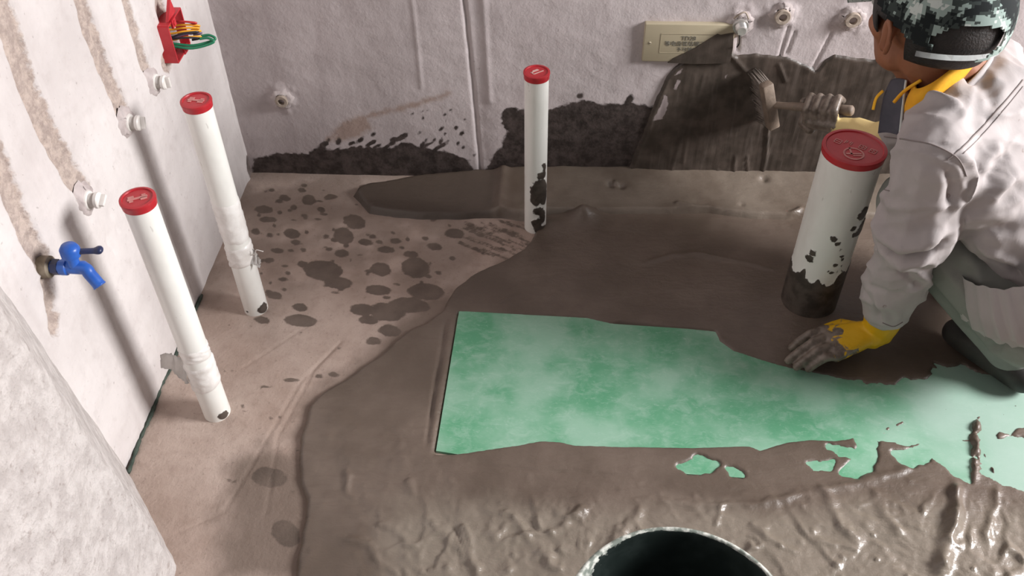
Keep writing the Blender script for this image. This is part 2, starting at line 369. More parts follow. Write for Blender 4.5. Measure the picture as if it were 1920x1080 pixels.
M_plate = plain('ivory_plate_plastic', srgb(182, 171, 146), srgb(172, 161, 137), 0.45, 8, 0.02); M_print = plain('grey_print', srgb(112, 110, 100), srgb(126, 122, 112), 0.6); M_line = plain('embossed_line', srgb(168, 158, 136), srgb(160, 150, 128), 0.5)
M_skin = plain('skin', srgb(150, 98, 70), srgb(136, 86, 60), 0.55, 12, 0.06, 200, 0.4); M_hair = plain('black_hair', srgb(24, 21, 20), srgb(36, 31, 29), 0.6, 90, 0.5, 300)
M_camo = mat_camo(); M_jacket = mat_cloth('pale_grey_work_cloth', srgb(168, 161, 160), srgb(180, 173, 172), srgb(130, 118, 112)); M_trouser = mat_cloth('grey_green_trouser_cloth', srgb(126, 129, 123), srgb(144, 145, 139))
M_yellow = plain('yellow_collar_cloth', srgb(226, 158, 22), srgb(240, 182, 40), 0.8, 20, 0.1, 200); M_seam = plain('seam_thread', srgb(140, 130, 128), srgb(124, 116, 113), 0.9); M_slate = plain('slate_lining_cloth', srgb(108, 108, 120), srgb(122, 121, 131), 0.85)
M_glove = mat_glove('yellow_rubber_glove', srgb(214, 168, 20)); M_glove2 = mat_glove('pale_yellow_rubber_glove', srgb(226, 202, 140)); M_bucket = mat_bucket()
M_strap = plain('white_strap', srgb(220, 222, 220), srgb(196, 200, 198), 0.5); M_shoe = plain('dark_rubber_shoe', srgb(40, 38, 36), srgb(58, 54, 50), 0.6); M_brown = plain('brown_undershirt', srgb(70, 46, 34), srgb(86, 58, 44), 0.9)
M_wood = plain('mud_caked_handle', srgb(112, 98, 86), srgb(136, 120, 106), 0.6, 40, 0.3); M_bristle = plain('mortar_soaked_bristle', srgb(94, 84, 76), srgb(122, 112, 104), 0.7, 60, 0.5, 200)
W_COL = [plain('wire_' + n, a, b, 0.4, 30, 0.02) for n, a, b in (('orange', srgb(232, 160, 40), srgb(240, 176, 60)), ('black', srgb(38, 34, 40), srgb(50, 46, 52)), ('violet', srgb(112, 96, 128), srgb(126, 108, 138)), ('green', srgb(34, 118, 84), srgb(46, 132, 96)), ('red', srgb(180, 44, 46), srgb(192, 58, 58)))]
M_gap = plain('dark_green_gap_sealant', srgb(42, 54, 46), srgb(66, 78, 68), 0.7, 60, 0.4)

# ------------------------------------------------------------------ floor
STAIN = [(534,371,12,6),(579,375,14,10),(565,357,8,5),(622,369,12,5),(494,393,18,8),(502,412,18,6),(665,416,20,14),(644,442,20,16),(640,475,15,8),(547,438,16,10),(555,454,10,6),(685,454,14,7),(740,452,12,6),(724,468,17,7),(771,477,15,7),(815,463,16,7),(852,438,20,10),(606,507,38,20),(567,495,11,7),(634,530,28,12),(714,505,20,14),(779,503,28,20),(708,544,25,10),(514,554,16,8),(492,600,15,7),(563,601,32,12),(563,576,15,8),(681,581,25,12),(726,585,35,18),(767,573,40,15),(799,548,35,16),(600,706,8,5),(626,703,12,5),(480,435,10,6),(470,480,16,5),(520,470,14,5),(505,895,34,20),(536,1000,28,26),(545,712,16,4),(498,725,10,3),(730,620,22,12),(700,640,16,8),(690,600,20,9)]
fx = axis_grid(-0.02, 1.0, 0.004, -0.25, 4.4); fy = axis_grid(-1.25, 0.02, 0.004, -2.7, 0.10)
X, Y = np.meshgrid(fx, fy, indexing='ij')
wet = np.full(X.shape, -1.0)
def ellipse_field(X, Y, c, a, b, f):
    """approximate signed distance of an ellipse (axes vectors a and b)"""
    A = np.array([a, b]).T; inv = np.linalg.inv(A); dx = X - c[0]; dy = Y - c[1]
    u = inv[0, 0] * dx + inv[0, 1] * dy; v = inv[1, 0] * dx + inv[1, 1] * dy
    return (1 - np.sqrt(u * u + v * v)) * f
rs = random.Random(7); dots = list(STAIN)
for _ in range(95):
    cx = rs.uniform(475, 860); cy = rs.uniform(345, 560); dots.append((cx, cy, rs.uniform(3, 9), rs.uniform(2, 5)))
for _ in range(30): dots.append((rs.uniform(420, 640), rs.uniform(600, 960), rs.uniform(2, 6), rs.uniform(1.5, 3.5)))
for cx, cy, rx, ry in dots:
    c = onz(cx, cy)[:2]; a = onz(cx + rx, cy + ry * 0.15)[:2] - c; b = onz(cx, cy + ry)[:2] - c
    wet = np.maximum(wet, ellipse_field(X, Y, c, a, b, 0.5 * (np.linalg.norm(a) + np.linalg.norm(b))))
for i in range(46):      # brush streaks beside the standing pipe
    x0 = rs.uniform(860, 985); y0 = rs.uniform(412, 470); ln = rs.uniform(14, 48); L = fl([(x0, y0), (x0 + ln, y0 + ln * 0.42)])
    d, t = pdist(L, X, Y); wet = np.maximum(wet, rs.uniform(0.002, 0.0045) - d)
WETZ = fl([(850,540),(800,560),(770,585),(720,630),(690,670),(640,705),(600,725),(575,760),(552,820),(545,860),(490,838),(440,870),(415,950),(430,1010),(400,1090),(700,1090),(900,700)])
sdw = sdf(WETZ, X, Y); darken = sstep(-0.04, 0.03, sdw + fbm(X, Y, 14) * 0.03)  # damp film on the floor beside the mortar
darken = np.maximum(darken, 0.62 * sstep(-0.62, -0.25, Y + fbm(X, Y, 5, 4, 9.0) * 0.25) * sstep(-0.35, 0.25, fbm(X, Y, 7, 4, 19.0) + 0.1)); darken = np.maximum(darken, 0.5 * sstep(0.06, 0.0, -Y))  # light falloff towards the back painted in; darker along the wall foot
zf = fbm(X, Y, 3.0) * 0.0025 + fbm(X, Y, 22.0, 3, 4.0) * 0.0008
for L in ([(330,1000),(420,960),(560,720),(640,640)], [(455,690),(560,620),(600,600)], [(500,960),(520,820),(590,690),(640,640)]):   # shallow trowel scratches
    d, t = pdist(fl(L), X, Y); zf -= 0.0018 * np.exp(-(d / 0.003) ** 2)
zf = np.where((X > -0.02) & (Y < 0.02), zf, 0.0)
floor = link('floor', grid_mesh('floor', np.stack([X, Y, zf], -1), {'wet': wet, 'darken': darken}), M_floor); tag(floor, kind='structure')

# ------------------------------------------------------------------ left wall
ly = axis_grid(-1.06, 0.0, 0.004, -1.10, 0.06); lz = axis_grid(0.0, 0.84, 0.004, -0.03, 2.7)
Yw, Zw = np.meshgrid(ly, lz, indexing='ij')
CH = [([(85,492),(52,440),(20,360),(0,300),(-60,160),(-110,30)], 0.021), ([(160,362),(130,318),(92,250),(55,170),(28,90),(6,15),(-30,-80)], 0.025), ([(238,222),(215,170),(190,110),(172,60),(152,0),(135,-60)], 0.021), ([(286,148),(270,120),(256,70),(240,15),(228,-40)], 0.016), ([(312,118),(318,90),(312,55),(300,10),(294,-40)], 0.020)]
chase = np.full(Yw.shape, -1.0); wn = fbm(Yw, Zw, 26, 3, 2.0) * 0.006
for L, w in CH:
    P = lw(L); d, t = pdist(P, Yw, Zw); chase = np.maximum(chase, w - d + wn)
d, t = pdist(lw([(90,525),(98,570),(104,615)]), Yw, Zw); chase = np.maximum(chase, 0.016 - d + wn * 1.5)
prot = -0.007 * sstep(-0.002, 0.006, chase) + sstep(0.0, 0.004, chase) * fbm(Yw, Zw, 70, 3, 8.0) * 0.0045
xw = fbm(Yw, Zw, 2.6, 4, 1.0) * 0.004 + fbm(Yw, Zw, 18, 3, 3.0) * 0.0012 + prot
for cx, cy, r in ((205,455,.008),(215,468,.006),(222,430,.006),(210,400,.01),(100,600,.008),(205,440,.009)):     # chipped pits
    p = onx(cx, cy)[1:]; xw -= 0.004 * np.exp(-(((Yw - p[0]) / r) ** 2 + ((Zw - p[1]) / (r * 1.8)) ** 2))
d, t = pdist(np.array([[-0.028, 0.0], [-0.03, 0.9]]), Yw, Zw); xw += 0.003 * np.exp(-(d / 0.012) ** 2)
ldark = 0.35 * sstep(0.10, -0.02, Zw + fbm(Yw, Zw, 12) * 0.05) * sstep(-0.6, 0.0, Yw) + 0.55 * sstep(-0.34, -0.02, Yw) * sstep(-0.2, 0.5, fbm(Yw, Zw, 6, 4, 6.0) + 0.1)  # darker towards the foot and, in patches, towards the back corner
lwet = 0.035 - np.hypot(Yw * 1.2, Zw - 0.02) + fbm(Yw, Zw, 30) * 0.01
wall_left = link('wall_left', grid_mesh('wall_left', np.stack([xw, Yw, Zw], -1), {'chase': chase, 'wet': lwet, 'darken': ldark, 'ochre': np.full(Yw.shape, -1.0)}), M_left); tag(wall_left, kind='structure')

# ------------------------------------------------------------------ back wall
bx = axis_grid(0.0, 1.95, 0.004, -0.06, 4.4); bz = axis_grid(0.0, 0.52, 0.004, -0.03, 2.7)
Xb, Zb = np.meshgrid(bx, bz, indexing='ij')
bwet = np.full(Xb.shape, -1.0)
for poly in ([(470,335),(475,297),(520,287),(575,288),(600,274),(640,280),(690,274),(735,276),(760,266),(800,276),(850,288),(880,302),(898,340)],
             [(900,345),(918,302),(942,268),(952,246),(936,232),(948,212),(980,205),(1000,230),(1030,206),(1060,196),(1095,186),(1130,196),(1180,190),(1230,200),(1240,345)]):
    bwet = np.maximum(bwet, sdf(bw(poly), Xb, Zb))
rs = random.Random(21)
for cx, cy, rx, ry in [(752,258,14,6),(700,252,6,4),(675,262,10,6),(955,215,18,12),(1090,178,8,6),(1178,190,10,8),(840,265,5,4),(855,240,4,3),(865,252,5,4),(845,208,4,3)] + [(rs.uniform(770, 900), rs.uniform(205, 300), rs.uniform(1.5, 4), rs.uniform(2, 4)) for _ in range(22)] + [(rs.uniform(590, 860), rs.uniform(262, 285), rs.uniform(4, 12), rs.uniform(3, 7)) for _ in range(26)]:
    c = ony(cx, cy)[[0, 2]]; a = ony(cx + rx, cy - rx * 0.45)[[0, 2]] - c; b = ony(cx, cy + ry)[[0, 2]] - c
    bwet = np.maximum(bwet, ellipse_field(Xb, Zb, c, a, b, 0.5 * (np.linalg.norm(a) + np.linalg.norm(b))))
bwet += fbm(Xb, Zb, 36, 3, 5.0) * 0.006
d1, _ = pdist(bw([(615,262),(650,235),(700,215),(770,200),(838,178)]), Xb, Zb); ochre = 0.009 - d1
ochre = np.maximum(ochre, sdf(bw([(620,268),(640,225),(690,215),(700,240),(670,262)]), Xb, Zb))
yb = fbm(Xb, Zb, 2.4, 4, 7.0) * 0.004 + fbm(Xb, Zb, 16, 3, 9.0) * 0.001
for L, w, h in (([(866,-30),(876,60),(888,180),(902,335)], 0.004, 0.007), ([(770,-20),(782,80),(790,165)], 0.004, -0.002), ([(905,-20),(912,90),(918,190)], 0.006, -0.0025), ([(886,-20),(896,120),(908,300)], 0.012, 0.002)):
    d, t = pdist(bw(L), Xb, Zb); yb += h * np.exp(-(d / w) ** 2)
for cx, cy in ((1387,40),(1467,27),(1597,33),(530,185)):       # plaster dabbed round the fittings
    p = ony(cx, cy)[[0, 2]]; r = np.hypot(Xb - p[0], Zb - p[1]); yb -= 0.006 * sstep(0.045, 0.012, r + fbm(Xb, Zb, 40, 3, 2.0) * 0.016)
for L in ([(1385,60),(1383,95)], [(1478,50),(1462,105)], [(1560,60),(1520,135)], [(1490,60),(1475,100)]):
    d, t = pdist(bw(L), Xb, Zb); yb += 0.004 * np.exp(-(d / 0.003) ** 2)
bdark = 0.9 * sstep(0.35, 0.0, Xb) * sstep(-0.5, 0.3, fbm(Xb, Zb, 5, 4, 3.0)) + 0.5 * sstep(0.0, 0.4, fbm(Xb, Zb, 4, 4, 13.0)) * sstep(1.0, 0.3, Xb)  # greyer in patches, strongest towards the left corner
bdark = np.clip(bdark, 0, 1)
wall_back = link('wall_back', grid_mesh('wall_back', np.stack([Xb, yb, Zb], -1), {'wet': bwet, 'ochre': ochre, 'darken': bdark, 'chase': np.full(Xb.shape, -1.0)}), M_back); tag(wall_back, kind='structure')

# ------------------------------------------------------------------ near pier (door jamb) and the right wall with its window
pz = np.concatenate([np.arange(0, 1.0, 0.01), np.linspace(1.0, 2.7, 14)])
path = [(0.0, -0.894), (0.162, -1.091), (0.162, -2.2), (-0.2, -2.2)]
cs = np.concatenate([np.linspace(-0.35, 1, 28)[:-1], 1 + np.linspace(0, 1, 112)[:-1], 2 + np.linspace(0, 1, 4)])
def pier_pt(s, z):
    i = int(min(max(math.floor(s), 0), 2)); t = s - i; a = np.array(path[i]); b = np.array(path[i + 1]); p = a + (b - a) * t
    return p[0] - 0.085 * min(z, 1.0) * (1 if i < 2 or t < 0.5 else 0), p[1]
PP = np.array([[(*pier_pt(s, z), z) for z in pz] for s in cs])
S_, Z_ = np.meshgrid(cs, pz, indexing='ij'); nn = fbm(S_, Z_, 11, 4) * 0.005 + fbm(S_, Z_ , 30, 3, 3.0) * 0.003
rough = np.clip((S_ - 0.85) / 0.2, 0.25, 1)
PP[..., 0] += nn * rough
PP[..., 0] -= 0.010 * np.exp(-((S_ - 1.0) / 0.06) ** 2) ; PP[..., 1] += 0.006 * np.exp(-((S_ - 1.0) / 0.06) ** 2) + nn * 0.5
pier = link('wall_doorway', grid_mesh('wall_doorway', PP), M_pier); tag(pier, kind='structure')
bm = NB(); wx0 = 4.25; y0, y1 = -1.55, -0.29; z0, z1 = 1.32, 2.48
for (ya, yb_, za, zb) in ((-2.7, y0, 0, 2.7), (y1, 0.05, 0, 2.7), (y0, y1, 0, z0), (y0, y1, z1, 2.7)): box(bm, (wx0 + 0.06, (ya + yb_) / 2, (za + zb) / 2), (0.12, yb_ - ya, zb - za))
wr = obj('wall_right', bm, plain('right_wall_cement', srgb(190, 180, 178), srgb(206, 197, 195), 0.9, 5, 0.3, 60), smooth=False); tag(wr, kind='structure')
bm = NB()
for c, s in (((wx0 + .05, (y0 + y1) / 2, z0 + .02), (.05, y1 - y0, .04)), ((wx0 + .05, (y0 + y1) / 2, z1 - .02), (.05, y1 - y0, .04)), ((wx0 + .05, y0 + .02, (z0 + z1) / 2), (.05, .04, z1 - z0)), ((wx0 + .05, y1 - .02, (z0 + z1) / 2), (.05, .04, z1 - z0))): box(bm, c, s)
wf = obj('window_1', bm, M_white, smooth=False); tag(wf, kind='structure')

# dark open gap along the foot of the left wall
g = [onz(x, y, 0.004) for x, y in ((241,886),(252,850),(262,822),(272,795),(282,765),(292,735),(302,712),(312,692),(330,664),(352,612),(376,552))]
bm = NB(); rs = random.Random(3); pts = spline([(max(p[0], 0.002) + rs.uniform(-.002, .003), p[1], 0.003) for p in g], 5); tube(bm, pts, [0.0022 + 0.003 * rs.random() for _ in pts], 6)
obj('gap_sealant', bm, M_gap, wall_left)

# ------------------------------------------------------------------ membrane sheet
sheet_poly = fl([(861,587),(818,849),(900,862),(1100,880),(1400,900),(1700,925),(1960,960),(2300,1000),(2300,690),(1960,660),(1700,648),(1420,632),(1340,624),(1150,611),(1100,600)])
gx = np.arange(0.54, 2.12, 0.006); gy = np.arange(-1.0, -0.42, 0.006); Xs, Ys = np.meshgrid(gx, gy, indexing='ij'); sd = sdf(sheet_poly, Xs, Ys)
# thin slab cut to the outline
bm = NB(); top = [bm.verts.new((p[0], p[1], 0.0062)) for p in sheet_poly]; bot = [bm.verts.new((p[0], p[1], -0.001)) for p in sheet_poly]
bm.faces.new(top); n = len(top)
for i in range(n): bm.faces.new((top[i], bot[i], bot[(i + 1) % n], top[(i + 1) % n]))
bmesh.ops.triangulate(bm, faces=bm.faces[:])
for _ in range(4): bmesh.ops.subdivide_edges(bm, edges=[e for e in bm.edges if e.calc_length() > 0.03], cuts=1, use_grid_fill=False); bmesh.ops.triangulate(bm, faces=bm.faces[:])
me = bpy.data.meshes.new('membrane_sheet'); bmesh.ops.recalc_face_normals(bm, faces=bm.faces); bm.to_mesh(me); bm.free()
c, nrm = mesh_co(me); pa = sstep(1.30, 1.62, c[:, 0] + fbm(c[:, 0], c[:, 1], 9) * 0.12) * 0.85; set_attr(me, 'pale', pa)
sheet = link('membrane_sheet', me, M_sheet, smooth=False); tag(sheet, 'green fibrous waterproof membrane sheet laid flat on the floor', 'membrane')

# ------------------------------------------------------------------ mortar spread over the floor
MUD = fl([(1003,405),(1000,440),(985,466),(940,490),(880,520),(850,545),(832,580),(800,606),(765,622),(722,658),(690,684),(640,716),(603,737),(582,766),(564,820),(557,872),(562,905),(570,935),(572,965),(566,1000),(560,1040),(552,1100),(520,1300),(2500,1300),(2500,380),(1500,380)])
GREEN = [[(861,588),(900,589),(1000,595),(1100,600),(1145,611),(1165,608),(1250,617),(1338,625),(1346,642),(1372,661),(1430,680),(1480,694),(1540,706),(1600,719),(1680,721),(1740,711),(1766,692),(1800,688),(1850,698),(1920,706),(2000,712),(2000,800),(1925,800),(1880,806),(1850,832),(1920,822),(2000,830),(2000,925),(1920,916),(1885,905),(1850,893),(1838,872),(1838,782),(1822,782),(1818,830),(1770,832),(1740,836),(1690,831),(1642,822),(1690,800),(1705,785),(1660,800),(1640,812),(1638,850),(1630,880),(1604,893),(1580,888),(1600,866),(1612,845),(1606,815),(1560,822),(1520,820),(1470,826),(1425,840),(1405,832),(1300,836),(1200,834),(1080,831),(1050,824),(1015,822),(965,831),(900,840),(860,847),(818,849)],
         [(1675,850),(1748,842),(1738,862),(1712,874),(1690,866)], [(1748,840),(1818,836),(1816,902),(1792,890),(1770,868),(1752,856)],
         [(1274,876),(1300,864),(1310,856),(1330,866),(1346,872),(1334,881),(1310,887),(1288,884)], [(1364,880),(1376,880),(1390,892),(1374,890)], [(1520,870),(1545,872),(1560,866),(1556,878),(1530,876)], [(1555,838),(1600,846),(1602,856),(1575,850)]]
mx = np.arange(0.30, 2.25, 0.0036); my = np.arange(-1.45, -0.10, 0.0036); Xm, Ym = np.meshgrid(mx, my, indexing='ij')
sm = np.minimum(sdf(MUD, Xm, Ym), 2.12 - Xm + 0.10 * fbm(Xm, Ym, 3.5, 3, 31.0)) + fbm(Xm, Ym, 16, 3, 2.0) * 0.006
for gpoly in GREEN:
    sg = sdf(fl(gpoly, 0.006), Xm, Ym)
    if gpoly is GREEN[0]: ragged = sstep(1.25, 1.45, Xm) * (fbm(Xm, Ym, 34, 4, 6.0) * 0.016 + fbm(Xm * .6, Ym * 1.4, 16, 4, 16.0) * 0.022 * sstep(1.42, 1.6, Xm))
    else: ragged = fbm(Xm, Ym, 60, 3, 1.0) * 0.005
    sm = np.minimum(sm, -(sg + ragged + fbm(Xm, Ym, 90, 2) * 0.0008))
wa = 0.006 * fbm(Xm, Ym, 30, 3, 5.0); wb = 0.006 * fbm(Xm, Ym, 30, 3, 15.0); wc = 0.007 * fbm(Xm, Ym, 45, 3, 9.0); wd_ = 0.006 * fbm(Xm, Ym, 60, 3, 2.0)
for L, w in (([(1705,782),(1670,804),(1640,822)], .005), ([(1700,785),(1728,800),(1750,815)], .003), ([(1640,826),(1700,836),(1760,830),(1822,826)], .006), ([(1920,782),(1880,800),(1845,820),(1830,838)], .004), ([(1770,770),(1800,782),(1826,790)], .003), ([(1840,842),(1852,868),(1862,886)], .006), ([(1880,842),(1900,835),(1920,828)], .003), ([(1660,762),(1690,778),(1702,790)], .002), ([(1838,700),(1836,745),(1840,775),(1836,800)], .0035), ([(1600,842),(1615,858)], .004)):
    d, t = pdist(fl(L, 0.006), Xm + wa, Ym + wb); sm = np.maximum(sm, w + wc - d)
for cx, cy, r in ((1882,778,.009),(1905,762,.006),(1772,768,.006),(1868,752,.005),(1800,752,.004),(1888,815,.008),(1848,760,.005),(1740,755,.003)):
    p = onz(cx, cy, 0.006); sm = np.maximum(sm, r - np.hypot(Xm - p[0], (Ym - p[1]) * 1.4) + wd_)
fore = sstep(-0.86, -1.02, Ym + 0.10 * (Xm - 1.1) * sstep(1.1, 1.6, Xm) * -1.0 + fbm(Xm, Ym, 5, 3) * 0.05) * sstep(0.34, 0.62, Xm)
wx = Xm + fbm(Xm, Ym, 4.5, 3, 3.0) * 0.05; wy = Ym + fbm(Xm, Ym, 4.5, 3, 9.0) * 0.05
# drag direction: fans away from the bucket
ang = np.where(Xm < 1.0, -0.95, 0.75); ang = -0.95 + 1.75 * sstep(0.75, 1.5, Xm)
lump = fbm(Xm, Ym, 24, 3, 5.0)
H = 0.0085 + fbm(Xm, Ym, 4, 3, 1.0) * 0.003 + fbm(Xm, Ym, 26, 3, 2.0) * 0.0007
H += fore * (0.007 * np.clip(fbm(Xm, Ym, 9, 3, 5.0), 0, 1) + 0.004 * np.clip(lump, 0, 1) + 0.002)
rt = random.Random(31)
for k in range(210):         # trowel and brush strokes, each flattening a path and pushing a lip to its sides
    cx0 = rt.uniform(0.42, 2.1); cy0 = rt.uniform(-1.42, -0.86); an = rt.gauss(-0.9 + 1.5 * min(max((cx0 - 0.7) / 0.9, 0), 1), 0.55); ln = rt.uniform(0.03, 0.13); wd = rt.uniform(0.014, 0.045); bow = rt.uniform(-2.5, 2.5); hs = rt.uniform(0.001, 0.005); lip = rt.uniform(0.001, 0.0055); fn = rt.random() < 0.45; sd_ = rt.uniform(0, 50)
    R_ = ln + wd * 1.6 + 0.02; i0, i1 = np.searchsorted(mx, (cx0 - R_, cx0 + R_)); j0, j1 = np.searchsorted(my, (cy0 - R_, cy0 + R_))
    if i1 - i0 < 3 or j1 - j0 < 3: continue
    xs_ = Xm[i0:i1, j0:j1] - cx0; ys_ = Ym[i0:i1, j0:j1] - cy0; S = xs_ * math.cos(an) + ys_ * math.sin(an); T = -xs_ * math.sin(an) + ys_ * math.cos(an) - bow * S * S + 0.006 * perlin(xs_ * 30 + sd_, ys_ * 30)
    S = S + 0.008 * perlin(ys_ * 40 + sd_, xs_ * 40)
    mk = sstep(1.0, 0.75, np.abs(T) / wd) * sstep(1.0, 0.85, np.abs(S) / ln); f_ = fore[i0:i1, j0:j1]
    h_ = H[i0:i1, j0:j1]; flat = 0.0075 + hs + T * rt.uniform(-.08, .08) + (0.0009 * perlin(T * 260, S * 8 + sd_) + .0006 * perlin(T * 120, S * 5 + sd_) if fn else 0.0)
    lipm = np.exp(-((np.abs(T) - wd) / 0.0045) ** 2) * sstep(1.1, 0.8, np.abs(S) / ln) * (0.4 + 0.6 * (np.sign(T) == np.sign(bow))) * np.clip(0.5 + perlin(S * 25 + sd_, T * 3), 0, 1.2)
    lipe = np.exp(-((S - ln) / 0.005) ** 2) * sstep(1.1, 0.7, np.abs(T) / wd)
    H[i0:i1, j0:j1] = h_ + f_ * (mk * (flat - h_) + lip * (lipm + lipe))
crk = np.clip(1 - np.abs(fbm(Xm + 0.02 * fbm(Xm, Ym, 9, 2), Ym, 30, 4, 77.0)) * 2.6, 0, 1) ** 3; crm = sstep(0.0, 0.45, fbm(Xm, Ym, 5.5, 3, 63.0)); H += fore * crm * 0.0042 * crk + fore * 0.0012 * fbm(Xm, Ym, 75, 2, 8.0)
midl = sstep(-0.70, -0.82, Ym) * (1 - fore) * sstep(0.7, 0.5, Xm); H += midl * 0.005 * np.clip(fbm(Xm, Ym, 15, 3, 12.0), 0, 1)
RID = [([(1205,492),(1262,476),(1300,474),(1335,480),(1400,492),(1452,510)], .006, .006), ([(930,571),(950,560),(972,548)], .004, .004), ([(1028,560),(1040,552),(1062,532)], .005, .003), ([(836,598),(826,660),(812,740),(800,830)], .004, -.006), ([(846,598),(836,660),(820,750),(808,838)], .004, .003), ([(880,868),(1000,880),(1090,887),(1185,892)], .0025, -.003),
       ([(1838,704),(1836,735),(1838,765)], .003, .004), ([(1830,785),(1832,820),(1828,860),(1820,900)], .009, .009), ([(1845,812),(1856,850),(1862,884)], .004, .006), ([(1792,905),(1796,960),(1778,1010),(1760,1080)], .010, .017), ([(1875,915),(1862,965),(1850,1020)], .007, .010), ([(1640,915),(1655,965),(1690,1005)], .010, .010), ([(1180,940),(1320,950),(1430,945),(1530,920),(1640,900),(1735,862)], .008, .008), ([(1540,915),(1560,960),(1600,1010)], .009, .010),
       ([(805,975),(850,1020),(905,1075)], .008, .011), ([(868,985),(885,1030),(895,1080)], .006, .008), ([(955,965),(1000,1015),(1050,1078)], .008, .012), ([(905,990),(930,1010),(945,990),(990,985)], .006, .008), ([(1100,950),(1060,980),(1030,1005)], .009, .010), ([(1210,950),(1170,1000),(1130,1040)], .009, .012), ([(700,990),(715,985),(740,990),(770,1020)], .007, .008), ([(640,1010),(690,1020),(710,1060)], .007, .007), ([(650,880),(655,930),(668,940)], .006, .006), ([(765,900),(772,930)], .007, .006), ([(1350,950),(1342,990)], .004, .008), ([(1385,960),(1440,1010),(1500,1040)], .006, .009)]
q41 = fbm(Xm, Ym, 22, 3, 41.0); q57 = fbm(Xm, Ym, 22, 3, 57.0); qw = 1 + 0.35 * fbm(Xm, Ym, 18, 2, 3.0); qh = np.clip(0.75 + 0.9 * fbm(Xm, Ym, 14, 2, 23.0), 0.1, 1.5); q40 = 1 + 0.3 * fbm(Xm, Ym, 40, 2)
for L, w, h in RID:
    wq = 0.0 if h < 0 else (0.010 if onz(*L[0])[1] < -0.86 else 0.004)
    d, t = pdist(fl(L, 0.01), Xm + wq * q41, Ym + wq * q57); w = w * qw; h = h * (0.62 if wq == 0.010 else 1.0) * qh; H += h * np.exp(-(d / w) ** 2) * np.clip(np.minimum(t, 1 - t) * 8 + 0.3, 0, 1) * q40
rs = random.Random(5)
for _ in range(90):        # small pimples and lumps
    p = onz(rs.uniform(560, 1920), rs.uniform(850, 1080), 0.01); r = rs.uniform(.003, .007); H += rs.uniform(.002, .005) * np.exp(-((Xm - p[0]) ** 2 + (Ym - p[1]) ** 2) / r ** 2) * (fore * 0.8 + 0.2)
for cx, cy, r, h in ((1095,400,.035,.022),(1090,405,.018,.008),(1520,575,.085,.020),(1040,420,.03,.008)):
    p = onz(cx, cy, 0.01); H += h * np.exp(-((Xm - p[0]) ** 2 + (Ym - p[1]) ** 2) / r ** 2)
# hand print pushed under the sheet edge and thinner film at lower left
Zm = -0.004 + (H + 0.004) * sstep(-0.003, 0.009, sm)
mud = link('floor_mortar', grid_mesh('floor_mortar', np.stack([Xm, Ym, Zm], -1), {'slick_sheen': fore}, sm > -0.004), M_mud)
tag(mud, 'wet grey-brown mortar smeared and ridged across the floor around the green membrane', 'mortar', kind='stuff')

# mortar cove along the foot of the back wall
COVE = fl([(660,362),(668,352),(690,344),(740,338),(800,330),(900,324),(2500,324),(2500,405),(1480,414),(1400,412),(1330,402),(1200,405),(1030,404),(985,410),(940,404),(860,408),(780,408),(720,402),(690,395),(676,380)], 0.01)
cx_ = np.arange(0.24, 2.25, 0.004); cy_ = np.arange(-0.19, 0.012, 0.004); Xc, Yc = np.meshgrid(cx_, cy_, indexing='ij'); sc = np.minimum(sdf(COVE, Xc, Yc), 2.14 - Xc + 0.05 * fbm(Xc, Yc, 8, 2, 3.0)) + fbm(Xc, Yc, 18, 3) * 0.003
dw = np.clip(-Yc, 0, 1); prof = 0.014 + 0.020 * np.clip(1 - dw / 0.12, 0, 1) ** 1.3
prof += fbm(Xc, Yc, 9, 3, 4.0) * 0.003 + sstep(0.60, 0.64, Xc) * 0.008 + 0.006 * np.exp(-((Xc - 0.635) / 0.012) ** 2)
for cx, cy, r, h in ((1145,352,.010,-.010),(1152,350,.006,.008),(1165,356,.008,-.008),(1430,345,.010,-.008),(1390,385,.006,-.004)):
    p = onz(cx, cy, 0.02); prof += h * np.exp(-((Xc - p[0]) ** 2 + (Yc - p[1]) ** 2) / r ** 2)
d, t = pdist(fl([(1270,385),(1300,392),(1340,394),(1400,408),(1470,412),(1500,396)], 0.015), Xc, Yc); prof += 0.006 * np.exp(-(d / 0.005) ** 2)
Zc = -0.004 + (prof + 0.004) * sstep(-0.002, 0.016, sc)
cove = link('mortar_cove', grid_mesh('mortar_cove', np.stack([Xc, Yc, Zc], -1), {'slick_sheen': sstep(0.6, 0.7, Xc) * 0.5, 'dark': sstep(0.625, 0.605, Xc) * 0.85}, sc > -0.004), M_mud)
tag(cove, 'smooth rounded mortar cove running along the foot of the back wall', 'mortar', kind='stuff')

# dark coat brushed on the back wall
COAT = bw([(1165,350),(1178,318),(1195,270),(1212,232),(1228,190),(1248,146),(1262,128),(1280,112),(1300,95),(1322,78),(1345,64),(1349,88),(1372,100),(1385,104),(1420,100),(1480,108),(1510,120),(1530,132),(1545,112),(1565,102),(1590,106),(1640,112),(1662,102),(1690,96),(1760,100),(1960,110),(2500,110),(2500,350)], -0.003)
Xk, Zk = np.meshgrid(np.arange(0.86, 2.25, 0.0035), np.arange(0.0, 0.42, 0.0035), indexing='ij'); sk = np.minimum(sdf(COAT, Xk, Zk), 2.10 - Xk - 0.5 * np.clip(Zk - 0.16, 0, 1) + 0.08 * fbm(Xk, Zk, 5, 3, 33.0)) + fbm(Xk, Zk, 40, 3) * 0.003
bare = np.full(Xk.shape, -1.0)
for poly in ([(1244,172),(1253,178),(1250,205),(1240,222),(1222,224),(1232,205),(1240,192)], [(1262,140),(1272,130),(1280,126),(1275,136)], [(1330,78),(1340,74),(1342,82),(1333,86)], [(1300,102),(1312,92),(1306,108)], [(1262,165),(1270,148),(1276,150),(1268,166)], [(1357,142),(1363,138),(1360,145)]): bare = np.maximum(bare, sdf(bw(poly), Xk, Zk))
